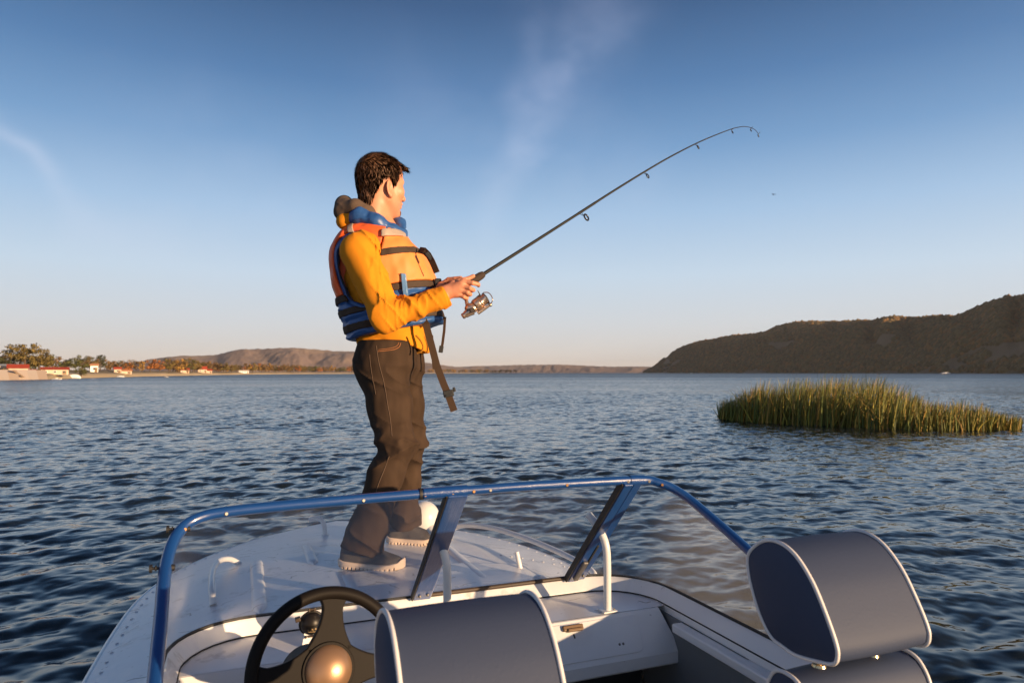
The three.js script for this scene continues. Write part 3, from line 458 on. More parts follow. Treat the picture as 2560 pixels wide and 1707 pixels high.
{ // lid with rounded lower corners, lying on the sloping face
  const sh = new THREE.Shape(), w = 0.265, t = 0.118, r = 0.028; sh.moveTo(-w, t); sh.lineTo(-w, r); sh.quadraticCurveTo(-w, 0, -w + r, 0); sh.lineTo(w - r, 0); sh.quadraticCurveTo(w, 0, w, r); sh.lineTo(w, t); sh.closePath();
  const lidG = new THREE.ExtrudeGeometry(sh, { depth: 0.004, bevelEnabled: true, bevelThickness: 0.0015, bevelSize: 0.0015, bevelSegments: 2 });
  const tilt = Math.atan2(0.069, 0.108), lid = obj('lid', lidG, matWhite, glove); lid.rotation.x = -tilt; lid.position.set(...B(0.42, 0.526, 2.0395)); lid.position.z += 0.002;
  const on = (x, y) => [0.42 + x, 0.526 + y * Math.cos(tilt), 2.38 - 2.0395 + 0.008 - y * Math.sin(tilt)];
  const hd = obj('handle', [box(0.075, 0.018, 0.012, 0, 0, 0.006, 0.004), box(0.055, 0.010, 0.016, 0.004, -0.008, 0.010, 0.003)], std([0.20, 0.12, 0.06], 0.45), glove); hd.position.set(...on(0.02, 0.108)); hd.rotation.x = -tilt;
  const kh = obj('keyhole', box(0.005, 0.014, 0.003), matDark, glove); kh.position.set(...on(0.02, 0.082)); kh.rotation.set(-tilt, 0, 0.15);
  for (const x of [0.178, 0.192]) { const s = obj('screw', new THREE.SphereGeometry(0.0045, 8, 6), matSteel, glove); s.position.set(...on(x, 0.035)); }
  const s = obj('screw', new THREE.SphereGeometry(0.0035, 8, 6), matDark, glove); s.position.set(...on(-0.19, 0.028));
}
for (const [s, x0] of [[-1, -0.745], [1, 0.815]]) { obj('side_panel', box(0.012, 0.56, 3.6, x0 + 0.006 * s, 0.335, 2.38 - 0.45), matGreyPanel, boat); obj('side_ledge', box(0.05, 0.03, 3.3, x0 - 0.012 * s, 0.60, 2.38 - 0.36, 0.006), matWhite, boat); }
obj('cockpit_floor', box(1.5, 0.03, 4.0, 0.03, 0.06, 2.38 - 0.25), matDark, boat);
obj('firewall', box(1.5, 0.34, 0.02, 0.03, 0.21, 2.38 - 2.22), matDark, boat);
const knobW = obj('panel_button', new THREE.SphereGeometry(0.013, 12, 8), matTubeWhite, boat); knobW.position.set(...B(0.762, 0.46, 1.76));

// windscreen: blue rail, two posts, three clear panes
const screen = new THREE.Group(); screen.name = 'windscreen'; boat.add(screen);
const railPts = [[-0.75, 0.70, 1.18], [-0.745, 0.80, 1.36], [-0.755, 0.93, 1.64], [-0.762, 1.02, 1.82], [-0.745, 1.075, 1.905], [-0.70, 1.104, 1.94], [-0.60, 1.115, 1.952], [-0.3, 1.121, 1.962], [0, 1.124, 1.968], [0.3, 1.125, 1.97], [0.62, 1.122, 1.965], [0.69, 1.112, 1.95], [0.745, 1.085, 1.915], [0.785, 1.035, 1.84], [0.825, 0.93, 1.64], [0.855, 0.80, 1.38], [0.87, 0.70, 1.19]];
const railCurve = new THREE.CatmullRomCurve3(railPts.map(([x, y, f]) => V3(...B(x, y - 0.006, f))), false, 'catmullrom', 0.5);
const footPts = [[-0.79, 0.687, 1.14], [-0.79, 0.687, 1.5], [-0.79, 0.687, 2.0], [-0.785, 0.687, 2.18], [-0.73, 0.687, 2.30], [-0.62, 0.687, 2.368], [-0.45, 0.687, 2.378], [-0.02, 0.687, 2.379], [0.3, 0.687, 2.379], [0.61, 0.687, 2.378], [0.74, 0.687, 2.345], [0.82, 0.687, 2.26], [0.858, 0.687, 2.12], [0.86, 0.687, 1.7], [0.872, 0.687, 1.14]];
const footCurve = new THREE.CatmullRomCurve3(footPts.map(([x, y, f]) => V3(...B(x, y, f))), false, 'catmullrom', 0.5);
const uAtX = (curve, x) => { let best = 0, d = 9; for (let i = 0; i <= 800; i++) { const p = curve.getPoint(i / 800); if (p.z > 0.75) continue; const e = Math.abs(p.x - x); if (e < d) { d = e; best = i / 800; } } return best; };
const rA = uAtX(railCurve, 0.0), rB = uAtX(railCurve, 0.6), fA = uAtX(footCurve, -0.01), fB = uAtX(footCurve, 0.6);
const matPaneClear = phys([0.92, 0.93, 0.94], 0.27, { transmission: 1, thickness: 0, ior: 1.49 });
const paneG = (r0, r1, f0, f1) => gridGeometry(60, 12, (u, v) => { const a = railCurve.getPoint(mixf(r0, r1, u)), b = footCurve.getPoint(mixf(f0, f1, u)), p = a.lerp(b, v); const bow = 0.012 * Math.sin(v * Math.PI); return [p.x, p.y + bow * 0.4, p.z - bow, u, v]; });
obj('pane', paneG(0.004, rA - 0.002, 0.004, fA - 0.002), matPaneClear, screen);
obj('pane', paneG(rA + 0.002, rB - 0.002, fA + 0.002, fB - 0.002), matPaneClear, screen);
obj('pane', paneG(rB + 0.002, 0.996, fB + 0.002, 0.996), matPaneClear, screen);
const railSub = (u0, u1, r, n) => new THREE.TubeGeometry(new THREE.CatmullRomCurve3(Array.from({ length: n }, (_, i) => railCurve.getPoint(mixf(u0, u1, i / (n - 1)))), false, 'catmullrom', 0.5), n * 3, r, 14);
obj('rail', railSub(0, rA, 0.0145, 40), matBlue, screen); obj('rail', railSub(rA, rB, 0.0145, 12), matBlue, screen); obj('rail', railSub(rB, 1, 0.0145, 40), matBlue, screen);
const jA = railSub(rA - 0.022, rA + 0.006, 0.0172, 4); obj('joint_sleeve', jA, matBlue, screen); obj('joint_sleeve', railSub(rB - 0.002, rB + 0.016, 0.0168, 4), matBlue, screen);
obj('joint_gap', railSub(rA - 0.0245, rA - 0.0228, 0.0175, 3), matRubber, screen);
function post(x, w, twin) {
  const a = V3(...B(x, 1.116, 1.962)), b = V3(...B(x - 0.01, 0.692, 2.372)), d = b.clone().sub(a), L = d.length(), q = new THREE.Quaternion().setFromRotationMatrix(new THREE.Matrix4().makeBasis(V3(1, 0, 0), d.clone().normalize().negate(), V3(1, 0, 0).cross(d.clone().normalize().negate())));
  const mid = a.clone().lerp(b, 0.5), put = (g, m, name, dx = 0, dz = 0, dy = 0) => { const o = obj(name, g, m, screen); o.quaternion.copy(q); o.position.copy(mid).add(V3(dx, dy, dz).applyQuaternion(q)); return o; };
  if (!twin) { put(box(w, L, 0.008, 0, 0, 0, 0.003), matBlue, 'post', 0, 0.012); put(box(0.006, L, 0.022, 0, 0, 0, 0.002), matRubber, 'post_edge', -w / 2 - 0.0035, 0.006); }
  else { put(box(w * 0.46, L, 0.01, 0, 0, 0, 0.003), matBlue, 'post', -w * 0.27, 0.014); put(box(w * 0.46, L, 0.01, 0, 0, 0, 0.003), matBlue, 'post', w * 0.27, 0.009); put(box(0.006, L, 0.024, 0, 0, 0, 0.002), matRubber, 'post_edge', -w / 2 - 0.007, 0.006); put(box(0.02, 0.12, 0.012, 0, 0, 0, 0.004), matSteel, 'latch', -w * 0.2, 0.024, -L * 0.36); put(box(0.009, 0.15, 0.006, 0, 0, 0, 0.002), matDark, 'latch_slot', 0.001, 0.019, -L * 0.22); }
  for (const [dx, dy] of [[-w * 0.22, -L / 2 + 0.03], [w * 0.22, -L / 2 + 0.035]]) put(new THREE.SphereGeometry(0.0062, 10, 6), matSteel, 'screw', dx, 0.018, dy);
}
post(0.0, 0.062, false); post(0.6, 0.07, true);
obj('screen_gasket', tube(Array.from({ length: 20 }, (_, i) => footCurve.getPoint(mixf(fA, fB, i / 19)).add(V3(0, 0.004, 0.006))), 0.0085, 40, 6), matGasket, screen);
{ // screws along the rail, facing aft, and two wing bolts on the port side
  const sg = new THREE.CylinderGeometry(0.004, 0.0058, 0.004, 10), head = new THREE.Quaternion();
  const place = (u, m) => { const p = railCurve.getPoint(u), c = V3(0.02, 1.35, 2.3), d = c.sub(p).normalize(), o = obj('screw', sg, m, screen); o.position.copy(p).addScaledVector(d, 0.0145).add(V3(0, -0.004, 0)); o.quaternion.setFromUnitVectors(V3(0, 1, 0), d); };
  const xs = [[-0.64, matSteel], [-0.28, matSteel], [-0.1, matBrass], [-0.02, matBrass], [0.05, matBrass], [0.10, matSteel], [0.36, matBrass], [0.585, matSteel], [0.66, matSteel], [0.70, matBrass]];
  for (const [x, m] of xs) place(uAtX(railCurve, x), m);
  for (const [u, m] of [[0.20, matBrass], [0.27, matBrass], [0.80, matBrass], [0.845, matSteel], [0.885, matSteel]]) place(u, m);
  for (const u of [0.185, 0.265]) { const p = railCurve.getPoint(u); const o = obj('wing_bolt', [bar([0, 0, 0], [-0.03, 0.002, 0], 0.0035, 0.0035, 8), bar([-0.028, 0.002, 0], [-0.034, 0.002, 0], 0.0095, 0.0095, 10), bar([-0.019, 0.002, 0], [-0.022, 0.002, 0], 0.0065, 0.0065, 10), bar([0.012, 0, 0], [0.02, 0, 0], 0.008, 0.007, 10)], matRubber, screen); o.position.copy(p); }
}
// grab bars inside the screen and hand rails on the foredeck
for (const [x, f, tx, tf, name] of [[0.02, 2.14, 0.0, 2.13, 'grab_bar'], [0.60, 2.135, 0.575, 2.125, 'grab_bar']]) {
  const g = obj(name, tube([B(x, 0.635, f), B(x, 0.70, f), B(x, 0.80, f), B(x - 0.002, 0.86, f + 0.004), B(x - 0.012, 0.905, f + 0.02), B(x - 0.03, 0.945, f + 0.045), B(x - 0.042, 0.965, f + 0.06)], 0.0135, 40, 12), matTubeWhite, boat);
  obj('flange', [box(0.055, 0.006, 0.05, ...B(x, 0.642, f), 0.002)], matTubeWhite, g); obj('screw', bar(B(x + 0.02, 0.644, f - 0.012), B(x + 0.02, 0.649, f - 0.012), 0.004, 0.003, 8), matSteel, g);
}
{
  const rail = (name, pts, stanchions) => { const o = obj(name, tube(pts.map(([x, y, f]) => B(x, deckY(x, f) + y, f)), 0.0125, 90, 10), matTubeWhite, boat); for (const [x0, f0, x1, f1, h] of stanchions) { obj('stanchion', bar(B(x0, deckY(x0, f0), f0), B(x1, deckY(x1, f1) + h, f1), 0.010, 0.010, 10), matTubeWhite, o); obj('stanchion_foot', bar(B(x0, deckY(x0, f0) - 0.004, f0), B(x0, deckY(x0, f0) + 0.006, f0), 0.024, 0.02, 16), matTubeWhite, o); } return o; };
  rail('hand_rail', [[0.74, 0.0, 2.5], [0.76, 0.06, 2.52], [0.775, 0.085, 2.6], [0.76, 0.09, 2.85], [0.70, 0.09, 3.1], [0.62, 0.085, 3.32], [0.54, 0.075, 3.48], [0.48, 0.05, 3.57], [0.45, 0.0, 3.6]], []);
  { const g = obj('deck_post', bar(B(0.555, deckY(0.555, 2.83), 2.83), B(0.545, deckY(0.555, 2.83) + 0.075, 2.85), 0.0115, 0.0105, 12), matTubeWhite, boat); obj('post_foot', bar(B(0.555, deckY(0.555, 2.83) - 0.004, 2.83), B(0.555, deckY(0.555, 2.83) + 0.006, 2.83), 0.03, 0.026, 18), matTubeWhite, g); }
  rail('hand_rail', [[-0.69, 0.0, 2.86], [-0.695, 0.03, 2.88], [-0.70, 0.048, 2.94], [-0.705, 0.055, 3.08], [-0.70, 0.055, 3.22], [-0.68, 0.052, 3.32], [-0.64, 0.035, 3.38], [-0.60, 0.0, 3.41]], []);
  rail('bow_hook', [[-0.17, 0.0, 3.86], [-0.175, 0.05, 3.87], [-0.19, 0.08, 3.88], [-0.22, 0.09, 3.9], [-0.25, 0.085, 3.91]], [[-0.17, 3.86, -0.171, 3.861, 0.04]]);
  obj('deck_vent', [new THREE.CylinderGeometry(0.028, 0.03, 0.05, 18).translate(...B(0.50, deckY(0.5, 2.5) + 0.027, 2.5)), new THREE.SphereGeometry(0.028, 18, 8, 0, 6.3, 0, 1.57).scale(1, 0.5, 1).translate(...B(0.50, deckY(0.5, 2.5) + 0.052, 2.5))], matTubeWhite, boat);
}
// steering wheel on the port side
{
  const wheel = new THREE.Group(); wheel.name = 'steering_wheel'; boat.add(wheel);
  wheel.position.set(...B(-0.40, 0.766, 1.70)); wheel.rotation.set(-0.30, 0.10, 0, 'YXZ');
  const matWheel = phys([0.010, 0.008, 0.007], 0.58, { bumpMap: bumpy(12, 2600, 0.35), bumpScale: 0.00012, specularIntensity: 0.3 });
  matWheel.bumpMap.repeat.set(6, 1);
  obj('rim', new THREE.TorusGeometry(0.172, 0.0155, 18, 90), matWheel, wheel);
  const spoke = (ang, w0, w1) => { const s = new THREE.Shape(), L0 = 0.045, L1 = 0.172; s.moveTo(-w0, L0); s.quadraticCurveTo(-w1, 0.09, -w1, 0.135); s.quadraticCurveTo(-w1 * 1.1, 0.155, -w1 * 2.0, L1); s.lineTo(w1 * 2.0, L1); s.quadraticCurveTo(w1 * 1.1, 0.155, w1, 0.135); s.quadraticCurveTo(w1, 0.09, w0, L0); s.closePath(); const g = new THREE.ExtrudeGeometry(s, { depth: 0.012, bevelEnabled: true, bevelThickness: 0.005, bevelSize: 0.004, bevelSegments: 3, curveSegments: 10 }); g.translate(0, 0, -0.014); g.rotateZ(ang); return g; };
  for (const a of [-0.14, Math.PI / 2 - 0.02, -Math.PI / 2 - 0.1, Math.PI]) { if (a === Math.PI) continue; obj('spoke', spoke(a, 0.052, 0.021), matWheel, wheel); }
  obj('hub_plate', new THREE.CylinderGeometry(0.0605, 0.070, 0.024, 40).rotateX(Math.PI / 2).translate(0, 0, -0.004), matWheel, wheel);
  obj('hub_cap', new THREE.LatheGeometry([[0, 0.036], [0.014, 0.0355], [0.032, 0.031], [0.045, 0.023], [0.0535, 0.013], [0.0555, 0.006]].map(([a, b]) => new THREE.Vector2(a, b)), 48).rotateX(Math.PI / 2), phys([0.33, 0.20, 0.12], 0.36, { metalness: 0.55 }), wheel);
  obj('column', new THREE.CylinderGeometry(0.055, 0.075, 0.3, 28).rotateX(Math.PI / 2).translate(0.01, -0.03, -0.17), matDark, wheel);
}
// compass on a white bracket
{
  const at = toWorld(-0.392, 0.6405, 2.2), c = thing('compass', 'small round black compass on a white bracket behind the steering wheel', 'compass', at, YAW);
  const bs = new THREE.Shape([new THREE.Vector2(-0.028, 0), new THREE.Vector2(0.028, 0), new THREE.Vector2(0.022, 0.04), new THREE.Vector2(-0.022, 0.04)]), bg = new THREE.ExtrudeGeometry(bs, { depth: 0.02, bevelEnabled: true, bevelSize: 0.001, bevelThickness: 0.001, bevelSegments: 1 }); bg.translate(0, 0, -0.012); obj('bracket', bg, matWhite, c);
  const card = canvasTexture(256, 128, (k, w, h) => { k.fillStyle = '#0b0906'; k.fillRect(0, 0, w, h); k.strokeStyle = '#e7c48f'; k.fillStyle = '#e7c48f'; k.lineWidth = 3; k.beginPath(); k.moveTo(10, 96); k.lineTo(246, 96); k.stroke(); for (let i = 0; i <= 16; i++) { k.beginPath(); k.moveTo(16 + i * 14, 96); k.lineTo(16 + i * 14, i % 4 ? 84 : 66); k.stroke(); } k.font = 'bold 34px sans-serif'; k.fillText('12', 92, 62); k.fillText('15', 158, 62); });
  const bd = obj('housing', [new THREE.SphereGeometry(0.034, 28, 20).scale(1, 1, 0.9), new THREE.TorusGeometry(0.034, 0.0045, 10, 36)], phys([0.012, 0.010, 0.009], 0.4, { specularIntensity: 0.6 }), c); bd.position.set(0, 0.066, 0);
  const cg = new THREE.CylinderGeometry(0.0322, 0.0322, 0.022, 20, 1, true, -0.55, 1.1); const cd = obj('card', cg, std([1, 1, 1], 0.4, { map: card }), c); cd.position.set(0.002, 0.056, 0.002);
  obj('clip', [box(0.016, 0.012, 0.02, -0.019, 0.094, 0.012, 0.003).rotateZ(0.25), box(0.014, 0.012, 0.02, 0.021, 0.091, 0.012, 0.003).rotateZ(-0.2), bar([-0.008, 0.103, 0.004], [-0.008, 0.113, 0.004], 0.004, 0.003, 8), bar([0.008, 0.103, 0.004], [0.008, 0.113, 0.004], 0.004, 0.003, 8), bar([-0.010, 0.108, 0.004], [0.010, 0.108, 0.004], 0.003, 0.003, 8)], matGasket, c);
  obj('foot', [bar([-0.016, 0.034, 0.014], [-0.020, 0.028, 0.016], 0.004, 0.003, 8), bar([0.016, 0.034, 0.014], [0.020, 0.028, 0.016], 0.004, 0.003, 8), bar([-0.012, 0.032, 0.016], [0.012, 0.032, 0.016], 0.003, 0.003, 8)], matGasket, c);
}
// white round fender lying on the bow
{
  const p = toWorld(0.30, 0, 3.55), c = thing('round_fender', 'white round fender resting on the bow behind the shoe of the man', 'fender', [p[0], deckY(0.30, 3.55) + 0.001, p[2]], 0);
  const bodyF = obj('ball', new THREE.SphereGeometry(0.082, 36, 24).scale(1, 1.06, 1).translate(0, 0.098, 0), phys([0.84, 0.82, 0.78], 0.3, { clearcoat: 0.2 }), c);
  obj('neck', new THREE.CylinderGeometry(0.016, 0.03, 0.036, 18).rotateZ(-2.6).translate(0.042, 0.022, 0.03), matTubeWhite, c);
  obj('eyelet', new THREE.TorusGeometry(0.014, 0.004, 8, 20).translate(0.052, 0.02, 0.045), matTubeWhite, c);
}

// ---------------------------------------------------------------- seats
const matHide = phys([0.036, 0.051, 0.098], 0.62, { bumpMap: bumpy(15, 1600, 0.25), bumpScale: 0.0004, specularIntensity: 0.6 });
matHide.bumpMap.repeat.set(3, 3);
const matPiping = phys([0.72, 0.70, 0.70], 0.4);
// outline of the head rest seen from the side: [forward, up] from its middle
const outline = [[0.123, 0.065], [0.082, 0.099], [0.034, 0.108], [-0.012, 0.093], [-0.055, 0.052], [-0.088, -0.002], [-0.110, -0.048], [-0.113, -0.070], [-0.103, -0.087], [-0.066, -0.097], [-0.010, -0.106], [0.027, -0.102], [0.060, -0.094], [0.090, -0.062], [0.115, -0.013], [0.128, 0.032]];
function roundedLoft(pts, w, bulge) {               // closed outline across x with a soft crown
  const c = new THREE.CatmullRomCurve3(pts.map(([f, y]) => V3(0, y, -f)), true, 'catmullrom', 0.5), n = 72, P = c.getSpacedPoints(n);
  const side = gridGeometry(n, 10, (u, v) => { const p = P[Math.round(u * n) % n], q = v * 2 - 1, k = 1 + bulge * (1 - q * q); return [q * w / 2, p.y * k, p.z * k, u * 0.6, v * 0.25]; });
  const cap = (s) => gridGeometry(n, 5, (u, v) => { const p = P[Math.round(u * n) % n]; return [s * (w / 2 + 0.012 * Math.sqrt(1 - (1 - v) ** 2 * 0.999) * 1), p.y * (1 - v), p.z * (1 - v), u, v]; });
  return { side, cap: [cap(-1), cap(1)], pipe: [-1, 1].map((s) => new THREE.TubeGeometry(new THREE.CatmullRomCurve3(P.slice(0, n).map((p) => V3(s * w / 2, p.y * 1.012, p.z * 1.012)), true), 140, 0.0042, 8, true)) };
}
function seat(label, x, y, f, w, turn) {
  const at = toWorld(x, 0.075, f), s = thing('helm_seat', label, 'boat seat', at, YAW + turn, 'padded seats of the motorboat'), oy = y - 0.075;
  const L = roundedLoft(outline, w, 0.02), h = obj('headrest', L.side, matHide, s); h.position.y = oy;
  for (const c of L.cap) obj('end_panel', c, matHide, h);
  for (const c of L.pipe) obj('piping', c, matPiping, h);
  for (const q of [-1, 1]) { const p = obj('headrest_post', [bar([q * w * 0.3, oy - 0.15, 0.02], [q * w * 0.3, oy - 0.085, 0.02], 0.006, 0.006, 12), bar([q * w * 0.3, oy - 0.142, 0.02], [q * w * 0.3, oy - 0.128, 0.02], 0.018, 0.013, 16)], std([0.62, 0.46, 0.26], 0.22, { metalness: 0.95 }), s); }
  const back = roundedLoft([[0.06, 0.0], [0.055, 0.16], [0.03, 0.235], [-0.01, 0.25], [-0.05, 0.235], [-0.075, 0.17], [-0.085, 0.0], [-0.08, -0.2], [0.0, -0.24], [0.06, -0.2]], w * 1.32, 0.015), b = obj('backrest', back.side, matHide, s); b.position.set(0, oy - 0.385, 0.015);
  for (const c of back.cap) obj('end_panel', c, matHide, b);
  for (const c of back.pipe) obj('piping', c, matPiping, b);
  obj('seat_cushion', box(w * 1.5, 0.12, 0.42, 0, oy - 0.6, -0.17, 0.05), matHide, s);
  obj('pedestal', [new THREE.CylinderGeometry(0.04, 0.05, oy - 0.66, 20).translate(0, (oy - 0.66) / 2, -0.14), new THREE.CylinderGeometry(0.15, 0.16, 0.012, 28).translate(0, 0.006, -0.14)], matDark, s);
}
seat('dark grey helm seat with white piping cut by the lower picture edge', -0.245, 0.968, 1.09, 0.26, 0);
seat('dark grey passenger seat with white piping at the right, its headrest fully shown', 0.58, 1.004, 1.115, 0.245, 0);

// ---------------------------------------------------------------- the angler (local metres: x right, y up from the deck, z towards the boat's cockpit)
const MAN = [-0.6146, 0.64, -3.15];
const man = thing('person', 'man in orange and blue life vest, mustard sweater and dark jeans standing on the bow', 'person', MAN, 0);
const matSkin = phys([1, 1, 1], 0.5, { vertexColors: true, sheen: 0.15, sheenColor: rgb(0.8, 0.4, 0.3) });
const SKIN = [0.60, 0.262, 0.150];
// --- head frame: turned 36 degrees away, looking right over the water
const HEAD_AT = [0.0033, 1.7048, -0.02], HS = 1.04, HV = 1.12,   // HV: the head is a little long
  HT = 42 * D2R, HTILT = 0.05;
const hF = V3(Math.cos(HT) * Math.cos(HTILT), Math.sin(HTILT) * -0.6, -Math.sin(HT)).normalize(), hU0 = V3(-0.02, 1, 0), hR = hF.clone().cross(hU0).normalize(), hU = hR.clone().cross(hF).normalize();
const toHead = (f) => (x, y, z) => { const dx = (x - HEAD_AT[0]) / HS, dy = (y - HEAD_AT[1]) / HV, dz = (z - HEAD_AT[2]) / HS; return f(dx * hR.x + dy * hR.y + dz * hR.z, dx * hU.x + dy * hU.y + dz * hU.z, dx * hF.x + dy * hF.y + dz * hF.z) * HS; };
const fromHead = (x, y, z) => V3(...HEAD_AT).addScaledVector(hR, x * HS).addScaledVector(hU, y * HV).addScaledVector(hF, z * HS);
const cranium = union(0.02, egg([0, 0.034, -0.012], [0.0755, 0.090, 0.097]), egg([0, 0.02, -0.03], [0.073, 0.082, 0.082]));
const faceParts = (() => {
  const face = egg([0, -0.036, 0.034], [0.061, 0.086, 0.062]), jawR = cone([0.052, -0.06, 0.004], [0.016, -0.106, 0.066], 0.021, 0.017), jawL = cone([-0.052, -0.06, 0.004], [-0.016, -0.106, 0.066], 0.021, 0.017), chin = egg([0, -0.108, 0.071], [0.023, 0.017, 0.017]);
  const nose = cone([0, 0.006, 0.089], [0, -0.033, 0.112], 0.0085, 0.0125), alaR = ball([0.0125, -0.038, 0.102], 0.0085), alaL = ball([-0.0125, -0.038, 0.102], 0.0085), brow = cone([-0.042, 0.024, 0.076], [0.042, 0.024, 0.076], 0.011, 0.011), cheekR = ball([0.046, -0.022, 0.062], 0.023), cheekL = ball([-0.046, -0.022, 0.062], 0.023), lipU = cone([-0.018, -0.062, 0.092], [0.018, -0.062, 0.092], 0.0075, 0.0075), lipD = cone([-0.014, -0.075, 0.089], [0.014, -0.075, 0.089], 0.0085, 0.0085), forehead = egg([0, 0.055, 0.03], [0.066, 0.06, 0.062]);
  const eyeR = ball([0.033, 0.004, 0.098], 0.0155), eyeL = ball([-0.033, 0.004, 0.098], 0.0155), lidR = ball([0.033, 0.001, 0.078], 0.0130), lidL = ball([-0.033, 0.001, 0.078], 0.0130), neck = cone([0, -0.045, -0.028], [0, -0.24, -0.06], 0.053, 0.066), throat = cone([0, -0.09, 0.03], [0, -0.22, -0.02], 0.026, 0.045);
  const earF = (s) => { const o = egg([0, 0, 0], [0.0075, 0.0335, 0.0205]), hole = egg([0.008, 0.002, 0.001], [0.0085, 0.021, 0.012]), lobe = ball([0, -0.029, 0.006], 0.0095); return (x, y, z) => { const lx = (x * s - 0.0795) - 0.30 * (-z - 0.004) * 1.0, ly = y + 0.026, lz = z + 0.008; return smin(smax(o(lx, ly, lz + 0.15 * ly), -hole(lx, ly, lz), 0.005), lobe(lx, ly, lz), 0.006); }; };
  const earR = earF(1), earL = earF(-1);
  return (x, y, z) => {
    let d = smin(cranium(x, y, z), forehead(x, y, z), 0.03); d = smin(d, face(x, y, z), 0.03); d = smin(d, smin(jawR(x, y, z), jawL(x, y, z), 0.02), 0.025); d = smin(d, chin(x, y, z), 0.02); d = smin(d, brow(x, y, z), 0.016); d = smin(d, smin(cheekR(x, y, z), cheekL(x, y, z), 0.01), 0.025);
    d = smax(d, -Math.min(eyeR(x, y, z), eyeL(x, y, z)), 0.012); d = smin(d, Math.min(lidR(x, y, z), lidL(x, y, z)), 0.006); d = smin(d, nose(x, y, z), 0.012); d = smin(d, Math.min(alaR(x, y, z), alaL(x, y, z)), 0.007); d = smin(d, Math.min(lipU(x, y, z), lipD(x, y, z)), 0.007); d = smin(d, smin(neck(x, y, z), throat(x, y, z), 0.03), 0.028); d = smin(d, Math.min(earR(x, y, z), earL(x, y, z)), 0.006); return d;
  };
})();
const headField = toHead(faceParts);
const headColor = (x, y, z) => {
  const dx = (x - HEAD_AT[0]) / HS, dy = (y - HEAD_AT[1]) / HV, dz = (z - HEAD_AT[2]) / HS, X = dx * hR.x + dy * hR.y + dz * hR.z, Y = dx * hU.x + dy * hU.y + dz * hU.z, Z = dx * hF.x + dy * hF.y + dz * hF.z, n = noise3(x * 60, y * 60, z * 60);
  let c = SKIN.map((v, i) => v * (1 + 0.04 * n));
  const mix = (b, t) => { c = c.map((v, i) => mixf(v, b[i], clamp(t, 0, 1))); };
  if (Z > 0.08 && Math.abs(X) < 0.022 && Math.abs(Y + 0.068) < 0.011) mix([0.50, 0.17, 0.13], 0.8);            // lips
  if (Z > 0.05 && Math.abs(Y - 0.003) < 0.007 && Math.abs(Math.abs(X) - 0.033) < 0.011) mix([0.10, 0.06, 0.05], 0.75); // lashes and eye
  const shave = sstep(-0.062, -0.09, Y) * sstep(-0.005, 0.03, Z) * sstep(-0.15, -0.12, Y); mix([0.34, 0.16, 0.11], shave * 0.35 * (0.7 + 0.4 * noise3(x * 300, y * 300, z * 300)));  // stubble
  return c;
};
// --- hands
const handField = (wrist, K, T, palmR, fr) => {      // K: finger chains from knuckle to tip; T: thumb chain
  const parts = [], palm = [];
  for (const ch of K) palm.push(cone(wrist, ch[0], palmR, palmR * 0.82));
  const P = union(0.018, ...palm, cone(wrist, T[0], palmR, palmR * 0.8)), fing = [...K, T].map((ch, i) => { const s = []; for (let j = 1; j < ch.length; j++) s.push(cone(ch[j - 1], ch[j], fr[i] * (1.06 - 0.1 * (j - 1)), fr[i] * (1.06 - 0.1 * j))); return union(0.003, ...s); });
  return (x, y, z) => { let f = 9; for (const q of fing) f = smin(f, q(x, y, z), 0.0035); return smin(P(x, y, z), f, 0.008); };
};
const handR = handField([0.3222, 1.1776, 0.185], [[[0.4025, 1.2259, 0.195], [0.4429, 1.2189, 0.205], [0.4667, 1.2151, 0.19], [0.4674, 1.2126, 0.165]], [[0.3952, 1.2065, 0.198], [0.4318, 1.1957, 0.208], [0.446, 1.1901, 0.192], [0.4368, 1.1896, 0.165]], [[0.3856, 1.1879, 0.195], [0.4204, 1.1772, 0.205], [0.4327, 1.1713, 0.19], [0.4216, 1.1704, 0.165]], [[0.3739, 1.1713, 0.19], [0.405, 1.1588, 0.2], [0.4172, 1.1547, 0.185], [0.4061, 1.1553, 0.162]]], [[0.3554, 1.219, 0.175], [0.3958, 1.239, 0.155], [0.4201, 1.2462, 0.145], [0.4429, 1.2585, 0.14]], 0.0185, [0.0108, 0.0110, 0.0105, 0.0095, 0.0118]);
const armR = cone([0.2352, 1.1247, 0.2], [0.3222, 1.1776, 0.185], 0.036, 0.028);
const handL = handField([0.263, 1.1898, 0.03], [[[0.3087, 1.2353, 0.05], [0.3343, 1.2466, 0.07], [0.3479, 1.238, 0.09], [0.3454, 1.2203, 0.105]], [[0.3123, 1.22, 0.045], [0.3418, 1.2314, 0.065], [0.3574, 1.2229, 0.085], [0.3548, 1.2072, 0.1]], [[0.3044, 1.204, 0.045], [0.332, 1.2135, 0.065], [0.3476, 1.2051, 0.085], [0.3451, 1.1895, 0.1]], [[0.2965, 1.188, 0.045], [0.3203, 1.1957, 0.065], [0.3335, 1.188, 0.08], [0.331, 1.1744, 0.095]]], [[0.2899, 1.2281, 0.06], [0.3269, 1.2519, 0.075], [0.3577, 1.2538, 0.09], [0.3839, 1.2563, 0.1]], 0.0185, [0.0105, 0.0108, 0.0103, 0.0093, 0.0115]);
const armL = cone([0.1565, 1.1536, -0.09], [0.263, 1.1898, 0.03], 0.036, 0.028);
const rFore = union(0.02, handR, armR), lFore = union(0.02, handL, armL);
